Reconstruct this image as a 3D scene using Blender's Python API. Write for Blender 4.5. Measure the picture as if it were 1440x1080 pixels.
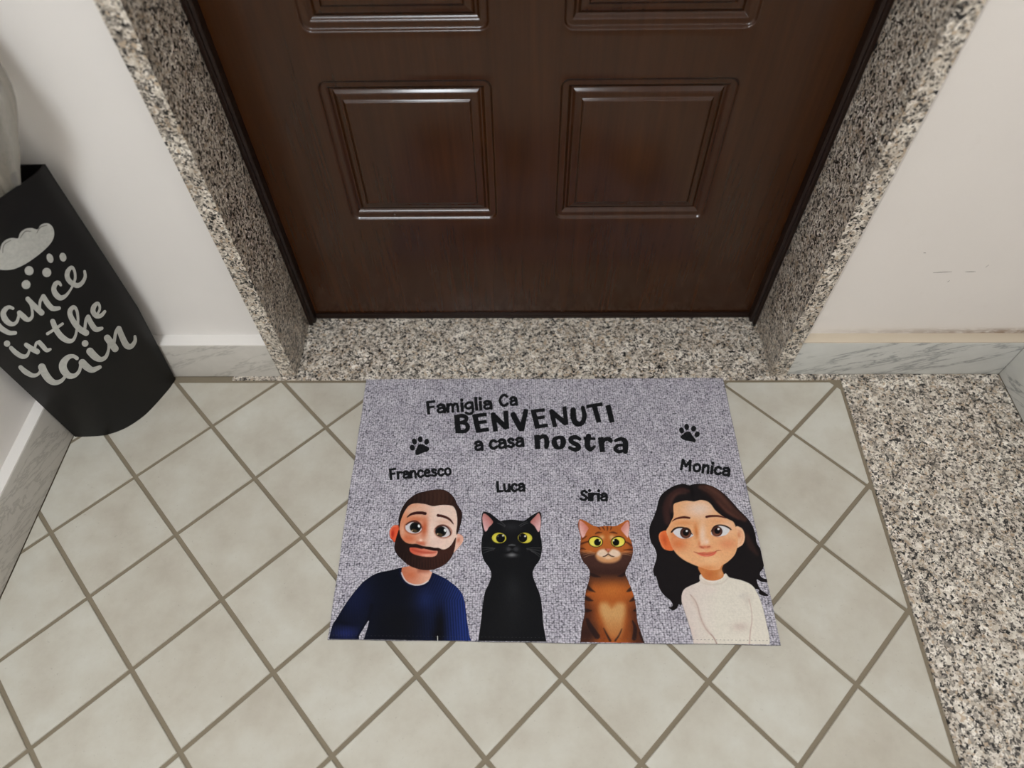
import bpy, bmesh, math, random
import numpy as np
from mathutils import Vector, Matrix
from mathutils.bvhtree import BVHTree

for o in list(bpy.data.objects):
    bpy.data.objects.remove(o, do_unlink=True)
scene = bpy.context.scene
COL = scene.collection

# ------------------------------------------------------------------ camera
CAM = np.array([-0.0154, -0.7788, 1.0686])          # metres; origin: middle of the doorway on the floor
FPX = 946.5                                          # focal length in pixels of the 1440 x 1080 frame
AX = np.array([[0.99984006, 0.00965401, -0.01505476],
               [-0.00088551, -0.81403385, -0.58081676],
               [-0.0178623, 0.58073719, -0.81389511]])   # right, down, forward
cam_data = bpy.data.cameras.new('camera')
cam = bpy.data.objects.new('camera', cam_data)
COL.objects.link(cam)
cam_data.sensor_width = 36.0
cam_data.sensor_fit = 'HORIZONTAL'
cam_data.lens = 36.0 * FPX / 1440.0
cam_data.clip_start = 0.02
cam_data.dof.use_dof = True
cam_data.dof.focus_distance = 1.13
cam_data.dof.aperture_fstop = 2.3
Rm = Matrix(((AX[0][0], -AX[1][0], -AX[2][0]), (AX[0][1], -AX[1][1], -AX[2][1]), (AX[0][2], -AX[1][2], -AX[2][2])))
cam.matrix_world = Matrix.Translation(Vector(CAM)) @ Rm.to_4x4()
scene.camera = cam

# ------------------------------------------------------------------ world, light level
world = bpy.data.worlds.new('world')
scene.world = world
world.use_nodes = True
world.node_tree.nodes['Background'].inputs[0].default_value = (0.9, 0.93, 1.0, 1)
world.node_tree.nodes['Background'].inputs[1].default_value = 0.05
LAMP_STRENGTH = 47.0
scene.view_settings.view_transform = 'Standard'
scene.view_settings.look = 'None'
scene.view_settings.exposure = 0.0
scene.view_settings.gamma = 1.0
scene.view_settings.use_curve_mapping = False

def ray(px):
    px = np.atleast_2d(np.asarray(px, float))
    d = np.c_[(px[:, 0] - 720) / FPX, (px[:, 1] - 540) / FPX, np.ones(len(px))]
    return d @ AX

def on_floor(px, z=0.0):
    d = ray(px)
    return CAM + d * ((z - CAM[2]) / d[:, 2])[:, None]
# ------------------------------------------------------------------ drawing kit for flat print
def srgb(c):
    c = np.asarray(c, float) / 255.0
    return np.where(c <= 0.04045, c / 12.92, ((c + 0.055) / 1.055) ** 2.4)

def lin(r, g, b):
    return tuple(float(v) for v in srgb((r, g, b))) + (1.0,)

class Crop:
    """coordinates read off an enlarged view: origin and scale"""
    def __init__(self, ox, oy, s):
        self.o = np.array([ox, oy], float); self.s = float(s)
    def __call__(self, *pts):
        return np.array(pts, float).reshape(-1, 2) / self.s + self.o

def smooth(p, n=6, closed=True):
    p = np.asarray(p, float); m = len(p); out = []
    rng = range(m) if closed else range(m - 1)
    t = np.linspace(0, 1, n, endpoint=False)[:, None]
    for i in rng:
        if closed:
            a, b, c, d = p[(i - 1) % m], p[i], p[(i + 1) % m], p[(i + 2) % m]
        else:
            a, b, c, d = p[max(i - 1, 0)], p[i], p[i + 1], p[min(i + 2, m - 1)]
        out.append(0.5 * (2 * b + (c - a) * t + (2 * a - 5 * b + 4 * c - d) * t ** 2 + (3 * b - a - 3 * c + d) * t ** 3))
    if not closed:
        out.append(p[-1:])
    return np.concatenate(out)

def sd_poly(P, poly):
    poly = np.asarray(poly, float)
    d2 = np.full(len(P), 1e18); ins = np.zeros(len(P), bool)
    a = poly; b = np.roll(poly, -1, 0)
    for i in range(len(poly)):
        e = b[i] - a[i]; L = e @ e
        if L < 1e-12: continue
        w = P - a[i]
        t = np.clip((w @ e) / L, 0, 1)
        q = w - t[:, None] * e
        d2 = np.minimum(d2, (q * q).sum(1))
        c = (a[i][1] > P[:, 1]) != (b[i][1] > P[:, 1])
        if abs(e[1]) > 1e-12:
            x = a[i][0] + (P[:, 1] - a[i][1]) / e[1] * e[0]
            ins ^= c & (P[:, 0] < x)
    d = np.sqrt(d2)
    return np.where(ins, -d, d)

def sd_stroke(P, pts, rad):
    pts = np.asarray(pts, float); rad = np.broadcast_to(np.asarray(rad, float), (len(pts),))
    d = np.full(len(P), 1e9)
    if len(pts) == 1:
        return np.hypot(*(P - pts[0]).T) - rad[0]
    for i in range(len(pts) - 1):
        e = pts[i + 1] - pts[i]; L = max(e @ e, 1e-9)
        t = np.clip(((P - pts[i]) @ e) / L, 0, 1)
        q = P - pts[i] - t[:, None] * e
        d = np.minimum(d, np.hypot(q[:, 0], q[:, 1]) - (rad[i] + t * (rad[i + 1] - rad[i])))
    return d

def ell(c, rx, ry, rot=0.0, n=28):
    t = np.linspace(0, 2 * np.pi, n, endpoint=False); r = math.radians(rot)
    x, y = rx * np.cos(t), ry * np.sin(t)
    return np.c_[c[0] + x * math.cos(r) - y * math.sin(r), c[1] + x * math.sin(r) + y * math.cos(r)]

class Painter:
    """collects coloured layers; colour() evaluates them at points (sRGB 0-255)"""
    def __init__(self, crop, base):
        self.k = crop; self.base = np.array(base, float); self.layers = []; self.sil = []; self.clip = None
    def use(self, crop): self.k = crop
    def _pts(self, pts): return self.k(*pts) if self.k is not None else np.asarray(pts, float)
    def outline(self, pts, cut=False, sm=5):
        p = self._pts(pts)
        if sm: p = smooth(p, sm)
        self.sil.append((p, cut)); return p
    def outline_px(self, p, cut=False): self.sil.append((np.asarray(p), cut))
    def fill(self, pts, col, soft=0.8, alpha=1.0, sm=5):
        p = self._pts(pts)
        if sm: p = smooth(p, sm)
        self.layers.append(('p', p, None, col, soft, alpha))
    def fill_px(self, p, col, soft=0.8, alpha=1.0):
        self.layers.append(('p', np.asarray(p), None, col, soft, alpha))
    def oval(self, c, rx, ry, col, rot=0, soft=0.7, alpha=1.0):
        self.fill_px(self.k(*ell(c, rx, ry, rot)), col, soft, alpha)
    def stroke(self, pts, rad, col, soft=0.7, alpha=1.0):
        p = self._pts(pts); r = np.broadcast_to(np.asarray(rad, float), (len(p),)) / self.k.s
        if len(p) > 2:
            r = smooth(np.c_[r, r], 4, False)[:, 0]; p = smooth(p, 4, False)
        self.layers.append(('s', p, r, col, soft, alpha))
    def blob(self, c, rx, ry, col, alpha=1.0, rot=0):
        cc = self.k(c)[0]
        self.layers.append(('b', cc, (rx / self.k.s, ry / self.k.s, math.radians(rot)), col, self.clip, alpha))
    def func(self, f): self.layers.append(('f', f, None, None, 0, 1))
    def sdf(self, P):
        d = np.full(len(P), 1e3)
        for p, cut in self.sil:
            lo, hi = p.min(0) - 3, p.max(0) + 3
            i = np.where((P[:, 0] > lo[0]) & (P[:, 0] < hi[0]) & (P[:, 1] > lo[1]) & (P[:, 1] < hi[1]))[0]
            if len(i): d[i] = np.minimum(d[i], sd_poly(P[i], p))
        return d
    def colour(self, P):
        C = np.tile(self.base, (len(P), 1))
        for kind, p, r, col, soft, alpha in self.layers:
            if kind == 'f':
                C = p(P, C); continue
            if kind == 'b':
                ca, sa = math.cos(r[2]), math.sin(r[2]); q = P - p
                u = (q[:, 0] * ca + q[:, 1] * sa) / r[0]; v = (-q[:, 0] * sa + q[:, 1] * ca) / r[1]
                a = np.exp(-1.6 * (u * u + v * v)) * alpha
                if soft is not None and len(soft):
                    i = np.where(a > 0.004)[0]; b = np.zeros(len(a))
                    if len(i): b[i] = a[i] * np.clip(0.5 - sd_poly(P[i], soft) / 0.8, 0, 1)
                    a = b
                C = C + (np.asarray(col, float) - C) * a[:, None]; continue
            m = soft + (0 if r is None else float(np.max(r)))
            lo, hi = p.min(0) - m, p.max(0) + m
            idx = np.where((P[:, 0] >= lo[0]) & (P[:, 0] <= hi[0]) & (P[:, 1] >= lo[1]) & (P[:, 1] <= hi[1]))[0]
            if not len(idx): continue
            Q = P[idx]
            sd = sd_poly(Q, p) if kind == 'p' else sd_stroke(Q, p, r)
            a = np.clip(0.5 - sd / soft, 0, 1); a = a * a * (3 - 2 * a) * alpha
            cc = col(Q) if callable(col) else np.asarray(col, float)
            C[idx] = C[idx] + (cc - C[idx]) * a[:, None]
        return np.clip(C, 0, 255)

def sdf_mesh(f, lo, hi, h):
    """grid cells inside f<0, border vertices pulled onto f=0 -> verts (n,2), quads"""
    nx = int(math.ceil((hi[0] - lo[0]) / h)) + 1; ny = int(math.ceil((hi[1] - lo[1]) / h)) + 1
    gx = lo[0] + np.arange(nx + 1) * h; gy = lo[1] + np.arange(ny + 1) * h
    X, Y = np.meshgrid(gx, gy)
    V = np.c_[X.ravel(), Y.ravel()]
    s = f(V).reshape(ny + 1, nx + 1)
    mid = 0.25 * (s[:-1, :-1] + s[1:, :-1] + s[:-1, 1:] + s[1:, 1:])
    keep = mid < 0
    idx = np.arange((nx + 1) * (ny + 1)).reshape(ny + 1, nx + 1)
    q = np.stack([idx[:-1, :-1], idx[:-1, 1:], idx[1:, 1:], idx[1:, :-1]], -1)[keep]
    cnt = np.zeros((ny + 1, nx + 1), int)
    for dy in (0, 1):
        for dx in (0, 1):
            cnt[dy:ny + dy, dx:nx + dx] += keep
    used = cnt.ravel() > 0; border = used & (cnt.ravel() < 4)
    b = np.where(border)[0]; P = V[b].copy(); e = h * 0.2
    for _ in range(3):
        d = f(P)
        gxv = (f(P + [e, 0]) - f(P - [e, 0])) / (2 * e); gyv = (f(P + [0, e]) - f(P - [0, e])) / (2 * e)
        g2 = np.maximum(gxv ** 2 + gyv ** 2, 0.25)
        st = np.c_[gxv, gyv] * (d / g2)[:, None]
        L = np.maximum(np.hypot(st[:, 0], st[:, 1]), 1e-9)
        P -= st * np.minimum(1, h * 0.8 / L)[:, None]
    V[b] = P
    new = -np.ones(len(V), int); u = np.where(used)[0]; new[u] = np.arange(len(u))
    return V[u], new[q]
# ------------------------------------------------------------------ what is printed on the doormat (drawn flat)
MAT_Z = 0.0045
MAT_PX = np.array([(515, 533), (1017, 531), (1099, 907), (460, 899)], float)

def near(P, x0, x1, axis=0):
    return np.clip((P[:, axis] - x0) / (x1 - x0), 0, 1)

def mix(a, b, t):
    return np.asarray(a, float) + (np.asarray(b, float) - np.asarray(a, float)) * t[:, None]

def draw_man():
    H = Crop(540, 680, 8.308); B = Crop(455, 780, 6.698)
    p = Painter(B, (13, 15, 25))
    p.outline([(720,125),(640,145),(560,160),(490,180),(430,215),(370,260),(320,315),(260,390),(190,490),(130,590),(90,650),(70,710),(52,790),(50,840),(200,840),(330,840),
               (334,770),(370,705),(428,615),(412,690),(385,780),(375,840),(700,840),(1100,840),(1378,840),(1372,760),(1350,600),(1335,480),(1310,380),(1265,315),(1200,260),(1120,210),(1020,165),(900,100)], sm=3)
    # navy rib-knit jumper
    def knit(P, C):
        q = (P - B.o) * B.s
        t = np.clip((q[:, 0] - 760) / 560, 0, 1) ** 1.3
        C = mix(C, (31, 45, 100), t)
        tl = np.exp(-(((q[:, 0] - 300) / 170) ** 2 + ((q[:, 1] - 400) / 260) ** 2))
        C = C + (np.array([24, 33, 74.]) - C) * (0.55 * tl)[:, None]
        tl = np.exp(-(((q[:, 0] - 210) / 130) ** 2 + ((q[:, 1] - 740) / 70) ** 2))
        C = C + (np.array([32, 40, 92.]) - C) * (0.85 * tl)[:, None]
        rib = np.sin((q[:, 0] - 0.06 * (q[:, 1] - 600) - 0.5 * np.clip(430 - q[:, 1], 0, 300)) / 25 * 2 * np.pi)
        a = 0.04 + 0.17 * np.clip((q[:, 0] - 600) / 600, 0, 1) + 0.08 * np.clip((330 - q[:, 0]) / 200, 0, 1)
        return C * (1 + (rib * a)[:, None])
    p.func(knit)
    p.blob((1095, 640), 75, 190, (12, 12, 16), 0.95)
    p.blob((1080, 760), 85, 90, (14, 12, 14), 0.9)
    p.blob((700, 650), 260, 220, (15, 15, 19), 0.7)
    p.blob((960, 420), 120, 140, (30, 42, 92), 0.6, 20)
    p.blob((180, 640), 120, 26, (10, 12, 24), 0.8, 10)
    p.stroke([(322,775),(370,690),(425,600),(450,480)], [8,10,12,20], (9, 10, 18), 3, 0.6)
    # neck
    p.fill([(760,90),(735,180),(762,232),(802,268),(865,290),(935,280),(987,248),(1015,195),(1018,130),(900,80)], lambda P: mix((196,116,84),(226,172,148), near((P-B.o)*B.s, 760, 990)))
    p.blob((830, 190), 70, 60, (200, 105, 70), 0.7)
    p.stroke([(900,150),(980,150)], 20, (150, 75, 55), 6, 0.6)
    p.stroke([(733,170),(762,232),(802,267),(866,286),(935,277),(985,247)], 6, (216, 204, 204), 1.0)
    p.stroke([(722,130),(724,190),(752,245),(800,284),(866,303),(940,294),(995,258),(1026,190)], 9, (14, 19, 45), 1.5, 0.8)
    # head
    p.use(H)
    ear_l = [(175,492),(120,485),(80,520),(62,570),(70,630),(100,662),(120,690),(145,640),(170,560)]
    ear_r = [(840,585),(900,595),(930,630),(925,680),(890,730),(845,780),(810,812),(800,740),(830,640)]
    hair = [(175,530),(170,480),(170,420),(188,340),(220,270),(270,200),(330,150),(400,110),(480,90),(550,75),(620,67),(690,70),(740,90),(790,130),(830,180),(850,230),(880,280),(905,320),(915,370),(905,440),(890,500),(870,560),(850,598),
            (845,560),(855,480),(855,400),(840,320),(810,270),(770,255),(700,250),(640,255),(580,265),(530,255),(480,240),(400,230),(340,235),(290,260),(250,310),(215,380),(190,450),(180,520)]
    beard = [(178,535),(190,600),(215,650),(260,690),(320,705),(380,705),(440,725),(480,737),(530,737),(590,750),(640,752),(690,770),(740,755),(790,710),(838,630),(835,700),(820,780),(790,860),(730,930),(650,980),(560,1008),(460,1010),(370,990),(280,950),(210,890),(160,840),(125,780),(120,730),(135,660),(155,590)]
    face = [(178,525),(200,420),(250,305),(330,225),(480,225),(600,250),(780,240),(850,330),(856,560),(835,650),(700,790),(500,760),(300,720),(205,660),(180,590)]
    for s in (ear_l, ear_r, hair, beard, face): p.outline(s)
    p.fill(ear_l, (226, 92, 58)); p.blob((100, 590), 26, 60, (176, 44, 30), 0.9, 10); p.stroke([(150,492),(100,505),(72,560),(78,625)], 7, (236,140,112), 2, 0.8)
    p.fill(ear_r, (234, 190, 170)); p.blob((872, 660), 28, 45, (206, 118, 90), 0.8, 20); p.stroke([(862,600),(905,612),(912,660),(880,715)], 6, (222,150,125), 2, 0.7)
    def facecol(P):
        q = (P - H.o) * H.s
        C = mix((216, 140, 104), (236, 206, 190), near(q, 260, 600))
        return C
    p.fill(face, facecol)
    p.clip = smooth(H(*face), 4)
    p.blob((330, 320), 120, 70, (226, 182, 156), 0.8)
    p.blob((470, 520), 50, 150, (186, 82, 46), 0.85, 5)
    p.blob((380, 420), 120, 50, (196, 104, 66), 0.75)
    p.blob((290, 640), 110, 55, (204, 106, 70), 0.85)
    p.blob((215, 560), 30, 90, (226, 176, 150), 0.7)
    p.blob((640, 680), 160, 60, (236, 200, 186), 0.8)
    p.blob((700, 450), 110, 40, (214, 160, 136), 0.55)
    p.blob((560, 560), 40, 150, (240, 214, 200), 0.8)
    p.blob((440, 690), 60, 24, (206, 108, 76), 0.8)
    p.blob((430, 662), 24, 20, (250, 214, 196), 0.95)
    p.stroke([(385,690),(420,702),(470,712)], 9, (166, 66, 42), 5, 0.6)
    p.clip = None
    p.fill(beard, lambda P: mix((34, 21, 19), (62, 36, 29), near((P - H.o) * H.s, 200, 700)))
    rnd = random.Random(4)
    for i in range(34):
        x = 190 + i * 17 + rnd.uniform(-6, 6); y = 985 - ((x - 480) / 330) ** 2 * 130
        p.stroke([(x, y), (x + (480 - x) * 0.05, y - rnd.uniform(60, 130))], [4, 2], (24, 14, 13) if i % 2 else (74, 45, 36), 2.5, 0.45)
    p.fill([(300,752),(340,738),(400,748),(450,757),(500,768),(560,780),(620,787),(624,815),(600,845),(550,858),(480,855),(400,840),(340,820),(305,790)], lambda P: mix((206, 92, 68), (228, 156, 132), near((P - H.o) * H.s, 320, 620)))
    p.stroke([(330,772),(400,793),(480,804),(560,806),(605,800)], [8,11,10,9,6], (178, 66, 48), 4, 0.85)
    p.blob((500, 838), 90, 16, (236, 176, 152), 0.8)
    p.stroke([(310,738),(380,735),(440,748),(480,742),(540,760),(600,772),(640,775)], [8,14,14,8,14,12,6], (36, 20, 18), 2)
    p.fill(hair, lambda P: mix((28, 18, 18), (64, 41, 33), 1 - np.abs(np.clip(((P - H.o) * H.s)[:, 0] / 640 - 1, -0.8, 0.42)) * 1.2))
    for i in range(22):
        x = 300 + i * 24; p.stroke([(x, 235 - (i % 3) * 8), (x + 10, 170), (x + 5, 110)], [2, 3, 1], (24, 15, 14) if i % 2 else (80, 52, 42), 3, 0.35)
    p.stroke([(272,392),(320,357),(380,344),(440,343),(482,350)], [6,13,17,18,17], (56, 24, 22))
    p.stroke([(630,372),(680,380),(740,402),(780,432),(810,472)], [16,15,14,11,5], (66, 28, 24))
    # eyes
    for c, rx, ry, ic, hl, br in (((345,517), 97, 66, (366,512), (408,497), (328,552)), ((690,560), 92, 67, (664,560), (714,546), (625,590))):
        p.oval(c, rx + 13, ry + 13, (150, 74, 50), 6, 3, 0.75)
        p.oval(c, rx, ry, (212, 206, 208), 6)
        p.oval(ic, 66, 62, (34, 32, 30)); p.oval(ic, 50, 47, (12, 13, 15))
        p.oval((ic[0] - 10, ic[1] + 36), 34, 16, (92, 72, 44), 20, 2.0, 0.8)
        p.oval(hl, 13, 18, (236, 236, 236), -25); p.oval(br, 9, 8, (206, 178, 140), 0, 1.4)
    p.stroke([(262,480),(310,448),(370,440),(420,470),(440,520)], [6,8,9,8,5], (70, 34, 28), 1.6)
    p.stroke([(600,530),(640,496),(700,490),(750,520),(778,580),(765,610)], [5,8,9,8,7,4], (74, 38, 32), 1.6)
    return p

def draw_black_cat():
    K = Crop(670, 710, 9.82); Cc = Crop(660, 700, 4.908)
    p = Painter(Cc, (21, 21, 23))
    p.outline([(100,97),(86,120),(84,180),(95,240),(85,290),(83,360),(100,430),(135,480),(152,530),(135,590),(105,660),(90,760),(80,850),(60,1000),(60,1030),(300,1030),(536,1030),(533,993),(512,880),(505,790),(490,680),(460,600),(437,530),(450,480),(485,430),(500,370),(500,310),(489,240),(497,180),(498,120),(486,97),(460,105),(420,130),(375,160),(340,155),(290,150),(240,155),(215,160),(180,135),(140,105)])
    def fur(P, C):
        n = np.sin(P[:, 0] * 2.9 + 3 * np.sin(P[:, 1] * 0.12)) * np.sin(P[:, 1] * 0.55 + P[:, 0] * 0.3)
        return C * (1 + 0.12 * n)[:, None]
    p.blob((300, 640), 60, 110, (38, 38, 40), 0.9); p.blob((290, 200), 80, 40, (40, 40, 43), 0.9); p.blob((300, 760), 120, 200, (28, 28, 30), 0.8)
    p.func(fur)
    p.use(K)
    earc = lambda a, b, x0, x1, y0, y1: (lambda P: mix(a, b, np.clip(near((P - K.o) * K.s, x0, x1) * 0.6 + near((P - K.o) * K.s, y0, y1, 1) * 0.7, 0, 1)))
    p.fill([(100,120),(130,128),(180,170),(228,230),(215,265),(170,310),(150,350),(125,368),(105,330),(90,260),(80,190),(88,140)], earc((160,80,70),(222,172,172),230,80,120,360))
    p.fill([(860,112),(880,150),(890,220),(885,300),(870,360),(850,370),(820,320),(790,280),(745,240),(770,200),(810,160),(840,125)], earc((158,80,70),(224,176,176),740,890,120,360))
    for c, pc, hl in (((313,457),(333,460),(368,424)), ((670,457),(640,455),(673,432))):
        p.oval(c, 108, 80, (12, 12, 12), 4, 2); p.oval(c, 99, 72, (206, 192, 62), 4); p.oval((c[0] - (20 if c[0] < 500 else -20), c[1] + 10), 70, 45, (224, 214, 92), 0, 6, 0.7)
        p.oval(pc, 62, 62, (14, 14, 15)); p.oval(hl, 13, 13, (220, 220, 214), 0, 1.2); p.oval((pc[0] - 36, pc[1] - 28), 8, 10, (110, 110, 100), 0, 1.4)
    p.blob((450, 610), 55, 45, (70, 70, 73), 0.8); p.blob((545, 610), 55, 45, (70, 70, 73), 0.8)
    p.fill([(440,560),(540,560),(505,600),(488,605)], (16, 16, 17), 2)
    p.stroke([(450,558),(490,553),(532,558)], [5,9,5], (110, 110, 112), 3)
    p.blob((490, 692), 85, 34, (126, 126, 128), 0.9)
    p.stroke([(400,665),(450,655),(490,632),(530,655),(580,665)], 8, (14, 14, 15), 3)
    for a, b in (((75,588),(255,600)),((78,628),(250,606)),((95,668),(240,620)),((895,595),(690,603)),((905,640),(700,615)),((890,690),(740,625)),((870,715),(760,640)),((285,250),(390,300)),((330,230),(400,290)),((700,232),(590,285)),((715,250),(610,300))):
        m = ((a[0] + b[0]) / 2, (a[1] + b[1]) / 2 - 7); p.stroke([a, m, b], [2, 3, 3], (130, 130, 130), 1.2, 0.55)
    return p

def draw_tabby():
    T = Crop(805, 725, 10.8); Tb = Crop(800, 800, 9.8167); Cc = Crop(660, 700, 4.908)
    p = Painter(Cc, (178, 96, 42))
    p.outline([(760,150),(751,175),(755,220),(770,275),(765,330),(765,390),(785,440),(815,475),(832,515),(825,570),(805,640),(795,720),(795,800),(775,890),(766,1000),(766,1030),(1000,1030),(1216,1030),(1210,1003),(1185,930),(1160,850),(1150,750),(1130,660),(1095,570),(1077,520),(1095,470),(1120,420),(1130,360),(1118,300),(1100,260),(1107,200),(1104,165),(1088,154),(1050,175),(1010,195),(970,195),(930,195),(890,200),(850,190),(810,165),(775,150)])
    p.use(Tb)
    p.func(lambda P, C: mix((60, 37, 31), (170, 90, 40), np.clip(((P - Tb.o) * Tb.s)[:, 1] / 210 - 0.30, 0, 1)[:, None].ravel()))
    def flanks(P, C):
        q = (P - Tb.o) * Tb.s
        w = np.abs(q[:, 0] - 595) / (300 + 0.16 * q[:, 1])
        t = np.clip((q[:, 1] - 330) / 260, 0, 1) * np.clip((w - 0.40) / 0.35, 0, 1)
        C = mix(C, (92, 47, 29), t)
        return mix(C, (60, 35, 28), np.clip((w - 0.75) / 0.3, 0, 1) * np.clip((q[:, 1] - 100) / 100, 0, 1) * 0.8)
    p.func(flanks)
    p.blob((260, 880), 220, 190, (52, 32, 28), 0.95); p.blob((930, 900), 140, 170, (76, 42, 28), 0.9)
    p.blob((480, 950), 110, 160, (134, 66, 32), 0.9); p.blob((790, 920), 120, 160, (134, 68, 32), 0.9)
    p.blob((590, 300), 230, 130, (186, 106, 48), 0.9); p.blob((270, 350), 80, 36, (176, 88, 38), 0.8); p.blob((850, 345), 80, 36, (184, 92, 38), 0.8)
    p.fill([(440,480),(520,470),(590,520),(680,470),(762,490),(775,590),(756,720),(735,880),(690,960),(570,950),(515,840),(465,690),(425,570)], lambda P: mix((206,160,104),(178,110,60), near((P - Tb.o) * Tb.s, 640, 960, 1)), 11, 0.9)
    p.blob((590, 500), 20, 60, (176, 106, 52), 0.7)
    for pts, r in (([(240,235),(290,280),(360,318)], [26,24,6]), ([(215,385),(270,420),(330,440)], [22,26,6]), ([(205,560),(250,575),(310,575)], [22,26,8]), ([(880,260),(840,290),(800,312)], [22,24,6]), ([(915,395),(880,425),(840,448)], [22,22,6]), ([(950,560),(920,572),(895,575)], [20,20,6]),
                   ([(250,700),(300,800),(390,930)], [22,34,40]), ([(880,720),(915,820),(900,960)], [10,26,30]), ([(980,880),(1010,960),(1040,1010)], [14,20,16]), ([(290,70),(360,95),(430,110)], [20,20,6]), ([(780,60),(730,90),(680,100)], [22,20,6]), ([(480,820),(520,900),(570,990)], [6,12,16]), ([(730,830),(690,920),(640,990)], [6,10,12])):
        p.stroke(pts, r, (36, 25, 25), 2.2, 0.8)
    def fur(P, C):
        n = np.sin(P[:, 0] * 2.7 + 2 * np.sin(P[:, 1] * 0.2)) * np.sin(P[:, 1] * 0.8)
        return C * (1 + 0.06 * n)[:, None]
    p.func(fur)
    p.use(T)
    p.func(lambda P, C: mix(C, (178, 95, 42), np.clip((610 - ((P - T.o) * T.s)[:, 1]) / 70, 0, 1)))
    p.blob((540, 420), 330, 200, (186, 102, 46), 0.8)
    p.blob((120, 480), 60, 130, (120, 62, 34), 0.8); p.blob((905, 500), 60, 130, (120, 62, 34), 0.8)
    p.fill([(120,560),(230,590),(340,590),(400,640),(545,660),(690,640),(760,600),(860,590),(920,560),(905,650),(840,760),(700,800),(400,800),(240,780),(160,690)], (70, 44, 37), 9, 0.95)
    p.fill([(107,78),(150,92),(205,140),(245,190),(235,215),(205,265),(185,310),(150,335),(125,290),(107,220),(97,150)], lambda P: mix((196,104,84),(232,188,182), np.clip(near((P-T.o)*T.s, 240, 100)*0.7+near((P-T.o)*T.s, 120, 320, 1)*0.5,0,1)))
    p.fill([(830,92),(853,112),(862,200),(855,290),(840,335),(815,310),(770,260),(735,205),(770,150),(800,115)], lambda P: mix((196,104,84),(232,188,182), np.clip(near((P-T.o)*T.s, 720, 860)*0.7+near((P-T.o)*T.s, 120, 320, 1)*0.5,0,1)))
    p.stroke([(96,90),(100,200),(125,300),(145,345)], 7, (110, 50, 34), 2, 0.7); p.stroke([(866,110),(872,220),(856,320)], 7, (110, 50, 34), 2, 0.7)
    for pts, r in (([(385,170),(405,185),(425,215)], [9,10,4]), ([(455,172),(472,195),(490,222)], [9,9,4]), ([(530,172),(532,200),(530,228)], [9,10,4]), ([(592,172),(586,195),(578,218)], [9,9,4]), ([(350,276),(390,258),(445,260)], [7,14,5]), ([(568,258),(620,256),(675,272)], [5,14,7]),
                   ([(130,430),(190,408),(250,392)], [14,13,8]), ([(115,510),(150,500),(200,515)], [14,12,4]), ([(790,395),(840,415),(895,455)], [8,13,14]), ([(780,522),(850,518),(910,520)], [4,11,14]), ([(150,360),(190,330),(215,310)], [8,10,4])):
        p.stroke(pts, r, (74, 36, 24), 2.2, 0.85)
    p.blob((445, 330), 50, 45, (226, 186, 128), 0.85); p.blob((600, 330), 50, 45, (226, 186, 128), 0.85)
    for c, pc, hl in (((352,397),(380,408),(413,382)), ((694,397),(660,408),(626,380))):
        p.oval(c, 112, 86, (34, 28, 16), 6 if c[0] < 500 else -6, 1.4); p.oval((c[0], c[1] + 2), 99, 72, (232, 216, 84), 6 if c[0] < 500 else -6, 1.0)
        p.oval((c[0], c[1] + 30), 70, 35, (240, 230, 120), 0, 6, 0.6); p.oval(pc, 52, 52, (20, 20, 14)); p.oval((pc[0], pc[1] - 40), 22, 18, (20, 20, 14)); p.oval(hl, 11, 12, (240, 240, 225), 0, 1.0)
    p.fill([(350,600),(400,570),(545,600),(700,570),(745,600),(715,670),(640,710),(545,722),(450,710),(380,670)], (206, 146, 98), 5); p.fill([(370,575),(410,525),(480,510),(545,560),(605,510),(690,530),(730,580),(690,625),(600,630),(545,600),(490,630),(410,620)], (232, 204, 180), 4); p.blob((545, 640), 80, 34, (238, 206, 172), 0.9)
    p.fill([(498,508),(540,502),(575,508),(560,530),(542,548),(520,530)], (206, 112, 92), 1.2); p.stroke([(505,512),(520,526)], 7, (96, 40, 30), 1.4, 0.7)
    p.stroke([(465,622),(505,612),(543,584),(582,612),(632,624)], [5,8,7,8,5], (44, 22, 18), 1.2)
    p.stroke([(543,545),(543,590)], 4, (120, 60, 44), 1.4, 0.8)
    for a, b in (((140,570),(350,560)),((160,600),(340,572)),((170,640),(330,590)),((130,545),(300,545)),((920,545),(740,560)),((905,575),(745,572)),((890,610),(750,585))):
        p.stroke([a, ((a[0] + b[0]) / 2, (a[1] + b[1]) / 2 - 8), b], [2, 3, 3], (226, 180, 140), 1.0, 0.55)
    return p

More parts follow.
